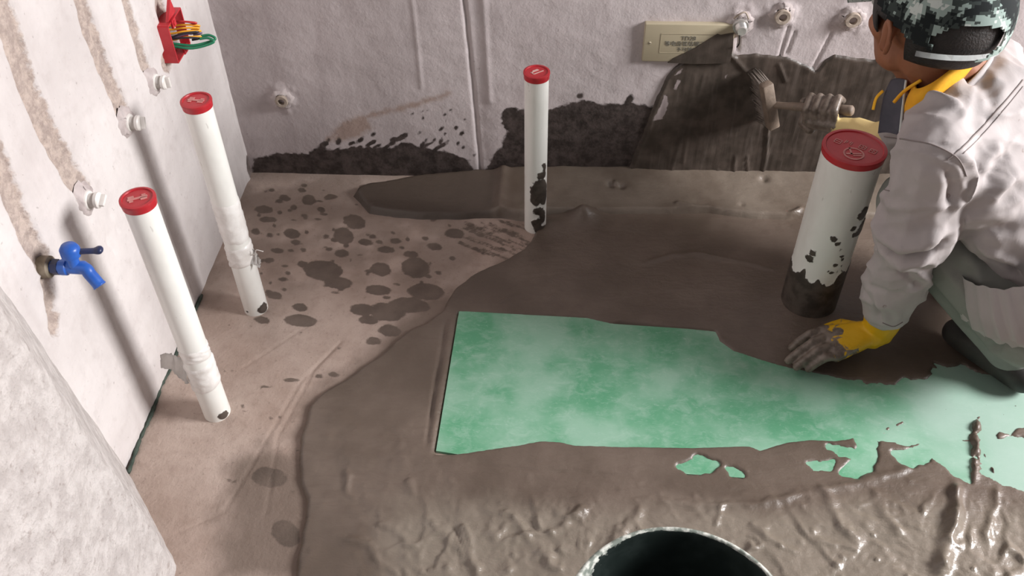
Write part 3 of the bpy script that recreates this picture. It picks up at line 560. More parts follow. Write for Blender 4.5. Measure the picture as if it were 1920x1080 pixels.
th = 0.0045 + fbm(Xk, Zk, 6, 3) * 0.0015 + fbm(Xk * 9, Zk, 9, 3, 3.0) * 0.0009 + 0.0025 * np.exp(-((sk - 0.008) / 0.006) ** 2) * sstep(1.15, 1.0, Xk)
for L, w, h in (([(1440,235),(1436,290),(1424,345)], .003, .005), ([(1345,318),(1350,335)], .003, .004), ([(1378,290),(1375,330)], .003, .003), ([(1400,290),(1402,325)], .002, .003), ([(1370,100),(1400,135),(1420,165)], .005, .004), ([(1460,118),(1472,150)], .003, .004), ([(1300,180),(1275,260),(1258,320)], .004, .0015), ([(1320,140),(1292,230),(1280,300)], .004, .0015)):
    d, t = pdist(bw(L), Xk, Zk); th += h * np.exp(-(d / w) ** 2)
wy_ = fbm(Xk, Zk, 2.4, 4, 7.0) * 0.004 + fbm(Xk, Zk, 16, 3, 9.0) * 0.001
Yk = wy_ + 0.004 - (th + 0.004) * sstep(-0.002, 0.006, sk)
coat = link('wall_coat', grid_mesh('wall_coat', np.stack([Xk, Yk, Zk], -1), {'bare': bare}, sk > -0.003), M_coat)
tag(coat, 'dark wet waterproof coat brushed over the back wall behind the crouching worker', 'coating', kind='stuff')

# ------------------------------------------------------------------ drain pipes
def pipe_tube(name, x, y, r, h, mudf, parent, z0=-0.005):
    a = np.linspace(0, 2 * np.pi, 73); z = np.linspace(z0, h, int((h - z0) / 0.004)); A, Z = np.meshgrid(a, z, indexing='ij')
    m = mudf(A, Z) if mudf else np.full(A.shape, -1.0); bulge = 0.0015 * sstep(0, 0.002, m)
    P = np.stack([x + (r + bulge) * np.cos(A), y + (r + bulge) * np.sin(A), Z], -1); P[-1] = P[0]
    me = grid_mesh(name, P, {'mud': m}); b = bmesh.new(); b.from_mesh(me); bmesh.ops.remove_doubles(b, verts=b.verts, dist=1e-5); bmesh.ops.holes_fill(b, edges=[e for e in b.edges if e.is_boundary]); bmesh.ops.recalc_face_normals(b, faces=b.faces); b.to_mesh(me); b.free()
    o = link(name, me, M_pvc, parent); me.set_sharp_from_angle(angle=math.radians(50)); return o
def cap(x, y, r, h, parent, style):
    bm = NB(); lathe(bm, (x, y, h - 0.010), (0, 0, 1), [(0, r + 0.0012), (0.008, r + 0.0018), (0.0105, r + 0.0026), (0.0135, r + 0.0022), (0.0142, r * 0.93), (0.0122, r * 0.9), (0.0122, 0)], 48, cap0=False)
    c = obj('end_cap', bm, M_red, parent, sharp=40); zt = h + 0.0024; bm = NB()
    if style == 'big':
        lathe(bm, (x - 0.006, y - 0.020, zt), (0, 0, 1), [(0, r * .34), (.0008, r * .34), (.0008, r * .28), (0, r * .28)], 28, False, False)
        box(bm, (x - 0.006, y - 0.020, zt + .0004), (r * .5, r * .07, .0008)); box(bm, (x - 0.010, y - 0.012, zt + .0004), (r * .06, r * .4, .0008)); box(bm, (x - 0.0, y - 0.026, zt + .0004), (r * .3, r * .06, .0008))
        gl = [(-.026, .018), (-.008, .014), (.014, .000), (.030, -.012)]
        for i, (gx_, gy_) in enumerate(gl):
            ax = (Vector((.80, -.60, 0)), Vector((.60, .80, 0)), Vector((0, 0, 1))); cc = Vector((x + gx_, y + gy_, zt + .0004)); s = .0058
            if i == 1: strokes = [((-s, 0), (.0016, 2 * s)), ((s, 0), (.0016, 2 * s)), ((-s / 2, s * .3), (.0016, s * 1.3)), ((s / 2, s * .3), (.0016, s * 1.3))]
            else: strokes = [((0, s), (2 * s, .0017)), ((0, -s), (2 * s, .0017)), ((-s, 0), (.0017, 2 * s)), ((s, 0), (.0017, 2 * s)), ((0, 0), (2 * s, .0017))] + ([((0, 0), (.0017, 2 * s))] if i > 1 else [])
            for (ou, ov), (su, sv) in strokes: box(bm, cc + ax[0] * ou + ax[1] * ov, (su, sv, .0008), ax)
    elif style == 'slash':
        ax = (Vector((.80, .60, 0)), Vector((-.60, .80, 0)), Vector((0, 0, 1)))
        for ou, ov, su, sv in ((.002, -.004, .024, .0026), (-.002, .004, .020, .0024), (-.010, .000, .0024, .009), (.001, .007, .012, .0022)): box(bm, Vector((x, y, zt + .0004)) + ax[0] * ou + ax[1] * ov, (su, sv, .0008), ax)
    else:
        a0 = 0.5 if style == 'bow' else -0.1; ax = (Vector((math.cos(a0), math.sin(a0), 0)), Vector((-math.sin(a0), math.cos(a0), 0)), Vector((0, 0, 1)))
        for ou, ov, su, sv in ((0, 0, .030, .0045), (-.009, .005, .009, .006), (.009, -.004, .010, .006), (-.010, -.005, .006, .004), (.010, .005, .006, .003)): box(bm, Vector((x, y, zt + .0004)) + ax[0] * ou + ax[1] * ov, (su, sv, .0008), ax)
    obj('cap_marking', bm, M_redmark if style != 'slash' else M_pinkmark, c, smooth=False)
def tape(name, x, y, r, za, zb, parent, seed, th=0.0022):
    a = np.linspace(0, 2 * np.pi, 49); z = np.linspace(za, zb, 16); A, Z = np.meshgrid(a, z, indexing='ij'); rr = r + th + 0.0016 * perlin(np.cos(A) * 2 + seed, Z * 160 + np.sin(A) * 2) ; rr[:, 0] = r - .0005; rr[:, -1] = r - .0005; rr[-1] = rr[0]
    Zt = Z + 0.004 * np.sin(A + seed); Zt[-1] = Zt[0]
    me = grid_mesh(name, np.stack([x + rr * np.cos(A), y + rr * np.sin(A), Zt], -1)); b = bmesh.new(); b.from_mesh(me); bmesh.ops.remove_doubles(b, verts=b.verts, dist=1e-5); b.to_mesh(me); b.free(); return link(name, me, M_tape, parent)
def film(name, pts, parent, width, th=0.0008, seed=1):
    """crumpled strip of tape along pts with real thickness"""
    bm = NB(); P = spline(pts, 6); rs = random.Random(seed); rows = []
    for i, p in enumerate(P):
        w = width * (1 - 0.55 * i / (len(P) - 1)); row = []
        for k in range(5): row.append(bm.verts.new(p + Vector((rs.uniform(-1, 1) * .002, (k / 4 - .5) * w * .6 + rs.uniform(-1, 1) * .002, (k / 4 - .5) * w))))
        rows.append(row)
    for a, b in zip(rows, rows[1:]):
        for k in range(4): bm.faces.new((a[k], a[k + 1], b[k + 1], b[k]))
    r = bmesh.ops.solidify(bm, geom=list(bm.faces), thickness=th); return obj(name, bm, M_tape, parent)
def pipe(loc, r, h, label, mudf=None, style='bow'):
    e = empty('drain_pipe', (loc[0], loc[1], 0)); tag(e, label, 'pipe', 'capped drain pipes standing up from the floor')
    t = pipe_tube('tube', loc[0], loc[1], r, h, mudf, e); cap(loc[0], loc[1], r, h, e, style); return e, t
P1 = (0.127, -0.755); P2 = (0.132, -0.475); P3 = (0.719, -0.184); P4 = (1.302, -0.425)
def mud_low(A, Z): return 0.006 - Z + 0.01 * np.sin(A * 2 + 1) + 0.016 * np.exp(-((A - 5.4) / .35) ** 2)
e1, _ = pipe(P1, 0.025, 0.518, 'white drain pipe with red cap standing beside the blue tap', lambda A, Z: 0.010 - np.hypot((A - 5.6) * .025, Z - .012), 'bow')
e2, _ = pipe(P2, 0.025, 0.513, 'white drain pipe with red cap and curled tape tail near the room corner', lambda A, Z: np.maximum(0.013 - np.hypot((A - 5.75) * .025, Z - .016), 0.004 - np.hypot((A - 4.3) * .025, (Z - .012) * 2)), 'round')
def mud3(A, Z):
    m = np.full(A.shape, -1.0)
    for a, z, sa, sz in ((5.35,.165,.45,.012),(5.15,.125,.9,.030),(4.75,.100,.5,.018),(5.6,.110,.45,.035),(5.0,.066,.5,.010),(5.5,.045,.35,.022),(4.9,.030,.5,.016),(5.2,.012,.7,.008),(5.55,.18,.25,.012)):
        m = np.maximum(m, (1 - np.sqrt(((A - a) / sa) ** 2 + ((Z - z) / sz) ** 2)) * min(sz, sa * .025))
    return m
e3, _ = pipe(P3, 0.025, 0.407, 'slim white drain pipe by the back wall, spattered with dark mortar', mud3, 'slash')
def mud4(A, Z):
    q1_ = np.cos(A); q2_ = np.sin(A); m = 0.140 - Z + 0.030 * fbm(q1_ * 1.3, q2_ * 1.3 + Z * 4, 1.6, 4, 3.0) - 0.022 * np.cos(A - 4.0) + 0.018 * np.exp(-((A - 3.9) / .12) ** 2)
    for a, z, s in ((4.55,.235,.007),(4.75,.225,.004),(4.9,.17,.004),(5.05,.19,.003),(4.95,.21,.003),(5.2,.26,.006),(5.3,.24,.005),(5.0,.15,.004),(4.7,.155,.003),(5.15,.165,.004),(5.45,.29,.016),(5.7,.25,.02),(4.0,.19,.008),(3.95,.175,.010),(5.1,.18,.003),(4.85,.15,.003)): m = np.maximum(m, s - np.hypot((A - a) * .055, Z - z))
    return m
e4, _ = pipe(P4, 0.055, 0.407, 'thick white drain pipe with mortar-caked foot and wide lettered red cap', mud4, 'big')
tape('tape_wrap', *P1, .025, .085, .150, e1, 1.0); tape('tape_wrap', *P1, .025, .16, .19, e1, 3.0, .001); tape('tape_wrap', *P2, .025, .135, .185, e2, 2.0); tape('tape_wrap', *P2, .025, .20, .30, e2, 5.0, .0012)
film('tape_flap', [(P1[0] - .02, P1[1] - .012, .135), (P1[0] - .035, P1[1] - .005, .128), (P1[0] - .055, P1[1] + .006, .135), (P1[0] - .078, P1[1] + .012, .13)], e1, .045, seed=2)
film('tape_tail', [(P2[0] + .024, P2[1] - .006, .158), (P2[0] + .034, P2[1] - .010, .150), (P2[0] + .042, P2[1] - .014, .142)], e2, .03, seed=4)
bm = NB(); tube(bm, spline([(P2[0] + .025, P2[1] - .008, .160), (P2[0] + .036, P2[1] - .012, .168), (P2[0] + .040, P2[1] - .012, .178), (P2[0] + .055, P2[1] - .016, .178)], 5), .0010, 6); obj('tape_tail', bm, M_tape, e2)

# ------------------------------------------------------------------ pipe fittings
def fitting_left(px, label, turn):
    p = onx(*px); e = empty('pipe_fitting', (0, p[1], p[2])); tag(e, label, 'pipe fitting', 'plugged white fittings on the left wall')
    o = Vector((0, p[1], p[2]))
    bm = NB(); lathe(bm, o + Vector((-.015, 0, 0)), (1, 0, 0), [(0, .0165), (.021, .0165), (.023, .0150), (.023, .009)], 28, True, False); obj('socket', bm, M_white, e, sharp=40)
    bm = NB(); prof = [(0.010, .012)]
    for k in range(5): prof += [(.012 + k * .002, .0118), (.013 + k * .002, .0104)]
    prof += [(.022, .0135), (.027, .0135), (.029, .0115), (.029, 0)]; lathe(bm, o + Vector((-.004, 0, 0)), (1, 0, 0), prof, 24, True, False); pl = obj('plug', bm, M_white, e, sharp=40)
    bm = NB(); c, s = math.cos(turn), math.sin(turn); box(bm, o + Vector((.028, 0, 0)), (.010, .021, .006), (Vector((1, 0, 0)), Vector((0, c, s)), Vector((0, -s, c)))); bevel(bm, .0012); obj('key_grip', bm, M_white, pl, sharp=40)
    bm = NB(); pr = [( -.006, .03), (.003, .024), (.006, .018), (.006, .010)]; lathe(bm, o, (1, 0, 0), pr, 22, False, False)
    for v in bm.verts: v.co += Vector((rs.uniform(-1, 1) * .0015, rs.uniform(-1, 1) * .004, rs.uniform(-1, 1) * .004))
    obj('plaster_collar', bm, M_plaster, e)
fitting_left((160, 375), 'plugged white pipe fitting on the left wall between blue tap and next fitting', .4)
fitting_left((238, 230), 'plugged white pipe fitting in the middle of the left wall trio', 1.1)
fitting_left((287, 154), 'plugged white pipe fitting on the left wall below the red wiring box', 1.5)
def fitting_back(px, label, chrome=False, r=.0165):
    p = ony(*px); e = empty('wall_outlet_fitting', (p[0], 0, p[2])); tag(e, label, 'pipe fitting', 'pipe fittings on the back wall'); o = Vector((p[0], 0, p[2])); d = (0, -1, 0)
    bm = NB(); lathe(bm, o + Vector((0, .012, 0)), d, [(0, r), (.026, r), (.028, r * .92), (.028, r * .52), (.012, r * .5), (.012, 0)], 30, True, False, (0, 0, 1)); obj('socket', bm, M_chrome if chrome else M_beige, e, sharp=40)
    bm = NB(); lathe(bm, o, d, [(.0005, r * .5), (.0012, r * .5), (.0012, 0)], 20, True, False)
    obj('bore', bm, M_dark, e)
    bm = NB(); lathe(bm, o, d, [(-.006, r * 2.0), (.006, r * 1.55), (.009, r * 1.2), (.009, r * .9)], 26, False, False)
    rr = random.Random(int(px[0]))
    for v in bm.verts: v.co += Vector((rr.uniform(-1, 1) * .004, rr.uniform(-1, 1) * .002, rr.uniform(-1, 1) * .004))
    obj('plaster_collar', bm, M_plaster, e)
    if chrome:
        bm = NB(); prof = [(.014, .011)]
        for k in range(4): prof += [(.018 + k * .004, .0125), (.020 + k * .004, .0108)]
        prof += [(.036, .009), (.036, 0)]; lathe(bm, o, d, prof, 24, True, False); obj('threaded_plug', bm, M_chrome, e, sharp=40)
        bm = NB(); tube(bm, spline([o + Vector((-.004, -.030, -.006)), o + Vector((-.002, -.036, -.018)), o + Vector((0, -.028, -.034)), o + Vector((-.001, -.018, -.046))], 5), .0014, 6); obj('hanging_wire', bm, M_dark, e)
        bm = NB(); tube(bm, spline([o + Vector((-.016, -.012, .018)), o + Vector((-.010, -.020, .030)), o + Vector((.004, -.016, .034)), o + Vector((.014, -.014, .018))], 5), .002, 6); obj('wire_loop', bm, M_beige, e)
fitting_back((530, 185), 'cement-spattered open fitting on the back wall near the room corner', False, .0150)
fitting_back((1387, 44), 'bright threaded fitting on the back wall at the end of the ivory plate', True, .0175)
fitting_back((1466, 27), 'open round fitting on the back wall, middle of the row above the dark coat', False, .0165)
fitting_back((1597, 33), 'open round fitting on the back wall beside the worker face', False, .0165)

# ------------------------------------------------------------------ blue tap
t = onx(85, 500); tp = Vector((0, t[1], t[2])); e = empty('water_tap', tp); tag(e, 'bright blue plastic tap with dark lever sticking out of the left wall', 'tap')
tip = Vector(onx(132, 500, 0.055))
AX = (Vector((0.055, tip.y - tp.y, tip.z - tp.z))).normalized(); AX = Vector((1, 0, 0.05)).normalized()
bm = NB(); lathe(bm, tp + Vector((-.012, 0, 0)), (1, 0, 0), [(0, .017), (.020, .017), (.022, .014), (.022, .010)], 24, True, False); obj('wall_nipple', bm, M_brass, e, sharp=40)
bm = NB(); lathe(bm, tp, (1, 0, 0), [(.008, .0095), (.020, .0098), (.026, .0125), (.034, .0125), (.036, .010), (.060, .0105), (.064, .008), (.064, 0)], 24, True, False); bd = obj('valve_body', bm, M_blue, e, sharp=40)
bm = NB(); lathe(bm, tp + Vector((.012, 0, 0)), (1, 0, 0), [(0, .0125), (.010, .0125), (.011, .011)], 6, True, True); obj('hex_nut', bm, M_navy, bd, smooth=False)
bm = NB(); q = tp + Vector((.056, 0, 0)); tube(bm, spline([q + Vector((-.012, 0, .002)), q + Vector((.006, -.002, .000)), q + Vector((.012, -.006, -.007)), q + Vector((.020, -.011, -.016)), q + Vector((.026, -.015, -.023))], 6), [.0095] * 22 + [.0098, .0102, .0102], 20); obj('spout', bm, M_blue, e)
bm = NB(); q2 = tp + Vector((.046, 0, .006)); lathe(bm, q2, (0.1, 0.05, 1), [(0, .009), (.016, .009), (.018, .014), (.030, .0145), (.036, .011), (.038, 0)], 24, True, False); kn = obj('handle_knob', bm, M_blue, e, sharp=50)
bm = NB(); tube(bm, spline([q2 + Vector((.004, .002, .024)), q2 + Vector((.020, .006, .022)), q2 + Vector((.036, .010, .020)), q2 + Vector((.046, .012, .022))], 5), [.0055] * 10 + [.0065, .0075, .008, .0075, .006, .004], 14, 0.7); obj('lever', bm, M_navy, e)

# ------------------------------------------------------------------ red electrical box with wires
b = onx(316, 66); bc = Vector((0, b[1], b[2])); e = empty('electrical_box', bc); tag(e, 'red plastic wiring box set in the left wall with loose coloured wires', 'electrical box')
bm = NB(); W = .076; D = .050
for sy, sz, dy, dz in ((-1, 0, .003, W), (1, 0, .003, W), (0, -1, W, .003), (0, 1, W, .003)): box(bm, bc + Vector((-D / 2 + .022, sy * W / 2, sz * W / 2)), (D, dy if sy else W, dz if sz else W))
box(bm, bc + Vector((-D + .022, 0, 0)), (.003, W, W)); obj('box_shell', bm, M_boxred, e, smooth=False)
for sz, sy in ((1, -.15), (-1, .1)):
    bm = NB(); c = bc + Vector((.022, sy * W, sz * (W / 2 - .005))); box(bm, c, (.004, .018, .016)); lathe(bm, c + Vector((.001, 0, 0)), (1, 0, 0), [(0, .005), (.003, .005), (.003, .002)], 14, True, True); obj('mounting_ear', bm, M_boxred, e, smooth=False)
bm = NB(); c0 = bc + Vector((.020, -.004, W / 2 + .004)); vs = [bm.verts.new(c0 + Vector(v)) for v in ((0, -.022, 0), (0, .020, 0), (.004, .004, .034), (-.006, -.022, 0), (-.006, .020, 0), (-.002, .004, .034))]
for f in ((0, 1, 2), (5, 4, 3), (0, 3, 4, 1), (1, 4, 5, 2), (2, 5, 3, 0)): bm.faces.new([vs[i] for i in f])
obj('broken_tab', bm, M_boxred, e, smooth=False)
WIRES = [(0, .010, .016), (0, .004, .010), (0, .000, .006), (1, -.004, .002), (2, .002, -.002), (0, -.006, -.008), (1, -.012, -.006), (4, .008, .022), (3, -.008, -.016), (3, -.012, -.020)]
rs = random.Random(8)
for i, (ci, oy, oz) in enumerate(WIRES):
    s = bc + Vector((-.024, oy, oz)); L = rs.uniform(.052, .062) if ci != 3 else .085
    mid = s + Vector((.030, rs.uniform(-.004, .004), rs.uniform(-.004, .004))); end = bc + Vector((L, oy * .8 + .014 + rs.uniform(-.005, .005), oz * .75 + rs.uniform(-.004, .002)))
    bm = NB()
    pts = [s, mid, (mid + end) / 2 + Vector((0, -.004, .004 if ci != 3 else -.006)), end]
    if ci == 3: pts += [end + Vector((-.010, .004, .007)), end + Vector((-.026, .002, .006))]
    else: pts += [end + Vector((-.004, .003, -.004)), end + Vector((-.016, .002, -.006))]
    tube(bm, spline(pts, 6), .0021 if ci != 3 else .0027, 8); obj('wire', bm, W_COL[ci], e)

# ------------------------------------------------------------------ ivory cover plate
A = ony(1210, 44, -.012); B_ = ony(1203, 115, -.012); C_ = ony(1392, 62, -.012)
PE = ony(1378, 60, -.012)[0]; pc = Vector(((A[0] + PE) / 2, 0, (A[2] + B_[2]) / 2)); pw = PE - A[0]; ph = A[2] - B_[2]
e = empty('cover_plate', pc); tag(e, 'ivory bonding-terminal cover plate with printed frame and characters on back wall', 'cover plate')
bm = NB(); box(bm, pc + Vector((0, -.005, 0)), (pw, .016, ph)); bevel(bm, .0025, 3); obj('plate', bm, M_plate, e, sharp=40)
yf = -.0134; fw_, fh_ = pw * .62, ph * .50
bm = NB()
for sx, sz in ((0, 1), (0, -1), (1, 0), (-1, 0)): box(bm, pc + Vector((sx * fw_ / 2, yf, sz * fh_ / 2)), (fw_ if sz else .0011, .0008, fh_ if sx else .0011))
obj('printed_frame', bm, M_line, e, smooth=False)
bm = NB(); o_ = lambda dz: pc + Vector((0, yf - .0002, dz))
text_mesh(bm, 'TD28', .0135, o_(ph * .135), (1, 0, 0), (0, 0, 1)); text_mesh(bm, '等电位联结端子箱', .0125, o_(-.001), (1, 0, 0), (0, 0, 1)); text_mesh(bm, '不可触动', .0115, o_(-ph * .16), (1, 0, 0), (0, 0, 1)); obj('lettering', bm, M_print, e, smooth=False)
bm = NB(); sp = [Vector(ony(x_, y_, -.0150)) for x_, y_ in ((1252,118),(1262,110),(1285,99),(1304,90),(1326,76),(1345,64),(1352,66),(1362,64),(1376,62),(1379,90),(1378,119),(1300,120))]
vt = [bm.verts.new((max(min(p.x, PE + .001), 0), p.y, p.z)) for p in sp]; vb = [bm.verts.new((v.co.x, -.011, v.co.z)) for v in vt]; bm.faces.new(vt)
for i in range(len(vt)): bm.faces.new((vt[i], vb[i], vb[(i + 1) % len(vt)], vt[(i + 1) % len(vt)]))
sm_ = obj('coat_smear', bm, M_coat, e, smooth=False); set_attr(sm_.data, 'bare', np.full(len(sm_.data.vertices), -1.0))
for s in (-1,):
    bm = NB(); lathe(bm, pc + Vector((s * pw * .43, -.0125, 0)), (0, -1, 0), [(0, .0036), (.0012, .0034), (.0016, .0025), (.0016, 0)], 16, True, False); sc_ = obj('screw', bm, M_line, e)
    bm = NB(); box(bm, pc + Vector((s * pw * .43, -.0143, 0)), (.005, .0006, .0009)); obj('screw_slot', bm, M_dark, sc_, smooth=False)

# ------------------------------------------------------------------ bucket
bkc = Vector((0.938, -1.280, 0.0)); e = empty('bucket', bkc); tag(e, 'black bucket with mortar-spattered rim standing on the mortared floor', 'bucket')
a = np.linspace(0, 2 * np.pi, 97); prof = [(.0, .004), (.09, .004), (.118, .006), (.121, .012)] + [(.121 + .026 * t, .012 + .226 * t) for t in np.linspace(.05, 1, 18)] + [(.150, .2385), (.1535, .241), (.1545, .246), (.1525, .250), (.1485, .250), (.1465, .246)] + [(.1455 - .028 * t, .244 - .222 * t) for t in np.linspace(.03, 1, 24)] + [(.10, .018), (.0, .018)]
RR = np.array([p[0] for p in prof]); ZZ = np.array([p[1] for p in prof]); Am, Rm = np.meshgrid(a, RR, indexing='ij'); _, Zb_ = np.meshgrid(a, ZZ, indexing='ij')
inner = np.arange(len(prof)) >= 22; splat = np.where(inner[None, :], Zb_ - .262 + .030 * sstep(1.6, 3.2, Am) * sstep(4.2, 2.6, Am), Zb_ - .240) ; splat = np.where((np.arange(len(prof)) >= 25)[None, :], Zb_ - .272 + .05 * np.exp(-((Am - 2.75) / .5) ** 2), splat)
splat[:, 24:27] = .03
me = grid_mesh('bucket_shell', np.stack([bkc.x + Rm * np.cos(Am), bkc.y + Rm * np.sin(Am), Zb_ + .008], -1), {'splat': splat})
b = bmesh.new(); b.from_mesh(me); bmesh.ops.remove_doubles(b, verts=b.verts, dist=1e-5); bmesh.ops.recalc_face_normals(b, faces=b.faces); b.to_mesh(me); b.free(); sh = link('bucket_shell', me, M_bucket, e)
for s in (-1, 1):
    bm = NB(); lathe(bm, bkc + Vector((s * .150, 0, .215)), (s, 0, 0), [(0, .016), (.008, .016), (.010, .013), (.010, 0)], 18, True, False); obj('handle_lug', bm, M_bucket, e)
bm = NB(); tube(bm, [bkc + Vector((.158 * math.cos(q), -.158 * math.sin(q) * .95, .215 - .10 * math.sin(q))) for q in np.linspace(0, math.pi, 40)], .0026, 8); obj('bail_handle', bm, M_chrome, e)

# ------------------------------------------------------------------ the worker
F3 = Vector((-.90, .43, 0)).normalized(); R3 = Vector((.43, .90, 0)).normalized(); U3 = Vector((0, 0, 1))
SL = Vector(dep(1752, 288, 1.43)); SC = SL + R3 * .165 + U3 * .012; SR = SL + R3 * .33
EL = Vector(dep(1705, 452, 1.575)); WL = Vector(onz(1656, 598, .105))
PV = Vector((1.66, -.555, .20)); HL = PV - R3 * .09; HR = PV + R3 * .09
KL = Vector((1.405, -.505, .345)); AL = Vector((1.635, -.605, .075)); KR = Vector((1.50, -.30, .33)); AR = Vector((1.70, -.40, .07))
NK = SC + Vector((-.005, .010, .035)); HC = Vector(dep(1742, 42, 1.46))
WR = Vector(ony(1640, 262, -.215)); ER = Vector((1.545, -.27, .36))
HF = Vector((-.36, .93, -.06)).normalized(); HLft = U3.cross(HF).normalized(); HU = HF.cross(HLft).normalized()   # head forward, left, up
HS = 1.10
def hp(f, l, u): return HC + (HF * f + HLft * l + HU * u) * HS
HM = Matrix((HF, HLft, HU)).transposed()
bm = NB()
hull(bm, [(hp(-.012, 0, .022), .082, (1.12, .90, 1.02), HM), (hp(.020, 0, .02), .076, (1.0, .92, 1.05), HM)])            # skull
hull(bm, [(hp(.030, 0, -.010), .066, (1, .95, 1), HM), (hp(.052, 0, -.072), .030, (1, 1.2, .9), HM), (hp(.010, .038, -.052), .024), (hp(.010, -.038, -.052), .024)])   # jaw
hull(bm, [(hp(.094, 0, .004), .009), (hp(.098, 0, -.026), .010, (1, 1.2, .8), HM), (hp(.080, 0, -.030), .012)])        # nose
hull(bm, [(hp(.083, .030, .022), .010), (hp(.083, -.030, .022), .010), (hp(.088, 0, .024), .009)])                         # brow
hull(bm, [(hp(.088, .014, -.048), .007), (hp(.088, -.014, -.048), .007), (hp(.092, 0, -.047), .008)])                      # lips
hull(bm, [(hp(.058, .036, -.018), .020), (hp(.030, .050, -.015), .020)]); hull(bm, [(hp(.058, -.036, -.018), .020), (hp(.030, -.050, -.015), .020)])
hull(bm, [(hp(-.020, 0, -.035), .056), (NK + F3 * .006, .060)])                                                           # neck
hull(bm, [(hp(.012, 0, -.055), .042), (NK + F3 * .03 - U3 * .02, .050)])
hull(bm, [(SL + R3 * .02, .036), (SR, .036), (NK - U3 * .03, .05)]); hull(bm, [(SL + R3 * .07, .036), (SR - R3 * .05, .036), (PV + R3 * .05, .06), (PV - R3 * .03, .06)])
for a, b_, c, r in ((SL, EL, WL, .038), (SR, ER, WR, .038)): hull(bm, [(a, r), (b_, r * .82)]); hull(bm, [(b_, r * .82), (c, r * .66)])
for a, b_, c in ((HL, KL, AL), (HR, KR, AR)): hull(bm, [(a, .07), (b_, .047)]); hull(bm, [(b_, .045), (c, .032)])
for s in (1, -1):        # ears: rim and lobe
    for k in range(7):
        q0 = -1.2 + k * .62; q1 = q0 + .62; e0 = hp(-.014 - .014 * math.cos(q0), s * (.081 + .006 * math.cos(q0 - .2)), -.002 + .024 * math.sin(q0)); e1_ = hp(-.014 - .014 * math.cos(q1), s * (.081 + .006 * math.cos(q1 - .2)), -.002 + .024 * math.sin(q1)); hull(bm, [(e0, .0052), (e1_, .0052)])
    hull(bm, [(hp(-.010, s * .074, .012), .010), (hp(-.006, s * .074, -.022), .009)])
me = fuse(bm, .0042, 5)
person = link('person', me, M_skin, base=(PV.x, PV.y, 0)); tag(person, 'crouching worker in pale grey jacket and camouflage cap brushing the back wall', 'person')
for s in (1, -1):
    bm = NB(); bmesh.ops.create_uvsphere(bm, u_segments=14, v_segments=10, radius=.0105, matrix=Matrix.Translation(hp(.0815, s * .030, .006))); obj('eye', bm, M_strap, person)

# hair: shell over the skull below the cap
def shell(f0, cond, a, b_, c, off, nu=72, nv=40):
    bm = NB(); th = np.linspace(0, 2 * math.pi, nu + 1)[:-1]; ph = np.linspace(0.02, math.pi * .80, nv); vs = {}
    for i, t_ in enumerate(th):
        for j, p in enumerate(ph): vs[i, j] = bm.verts.new(hp(off[0] + a * math.sin(p) * math.cos(t_), off[1] + b_ * math.sin(p) * math.sin(t_), off[2] + c * math.cos(p)))
    for i in range(nu):
        for j in range(nv - 1):
            if cond(th[i] + math.pi / nu, (ph[j] + ph[j + 1]) / 2): bm.faces.new((vs[i, j], vs[i, j + 1], vs[(i + 1) % nu, j + 1], vs[(i + 1) % nu, j]))
    bmesh.ops.delete(bm, geom=[v for v in bm.verts if not v.link_faces], context='VERTS'); bmesh.ops.recalc_face_normals(bm, faces=bm.faces)
    bmesh.ops.solidify(bm, geom=list(bm.faces), thickness=-.003); return bm
def azb(t_): return abs((t_ + math.pi) % (2 * math.pi) - math.pi)      # 0 at face, pi at back
def hair_c(t_, p):
    az = azb(t_)
    lim = 1.20 if az < .75 else (1.95 if az < 1.22 else (1.62 if az < 1.95 else 2.15))
    return p < lim
obj('hair', shell(0, hair_c, .096, .0785, .090, (-.012, 0, .022)), M_hair, person)
OPC = 1.46
def cap_c(t_, p):
    az = azb(t_); lim = 1.50 - .36 * math.cos(az)
    if p > lim: return False
    d = ((t_ - (math.pi - .28) + math.pi) % (2 * math.pi) - math.pi) / .56; 
    return not (d * d + ((p - 1.62) / .25) ** 2 < 1)
cp = obj('cap', shell(0, cap_c, .108, .090, .106, (-.010, 0, .026), 96, 60), M_camo, person, sharp=60)
bm = NB(); pts = []
for k in range(15):
    t_ = math.pi - .28 - .70 + 1.40 * k / 14; p = 1.86 - .05 * math.cos(1.40 * (k / 14 - .5) * 2); pts.append(hp(-.010 + .1095 * math.sin(p) * math.cos(t_), .0915 * math.sin(p) * math.sin(t_), .026 + .106 * math.cos(p)))
rows = []
for q in pts: rows.append([bm.verts.new(q + HU * .0045), bm.verts.new(q - HU * .0045)])
for r0, r1 in zip(rows, rows[1:]): bm.faces.new((r0[0], r0[1], r1[1], r1[0]))
bmesh.ops.solidify(bm, geom=list(bm.faces), thickness=.0022); obj('strap', bm, M_strap, cp)
bm = NB(); rows = []
for k in range(17):        # brim
    tb_ = -.95 + 1.9 * k / 16; t_ = tb_ - .28; row = []
    for j in range(6): r = .098 + .016 * j * math.cos(tb_ * .9); row.append(bm.verts.new(hp(-.010 + r * math.cos(t_) , .9 * r * math.sin(t_) * (1 - .05 * j), .030 - .0035 * j - .018 * (tb_ * tb_))))
    rows.append(row)
for r0, r1 in zip(rows, rows[1:]):
    for j in range(5): bm.faces.new((r0[j], r0[j + 1], r1[j + 1], r1[j]))
bmesh.ops.solidify(bm, geom=list(bm.faces), thickness=.003); obj('brim', bm, M_camo, cp)

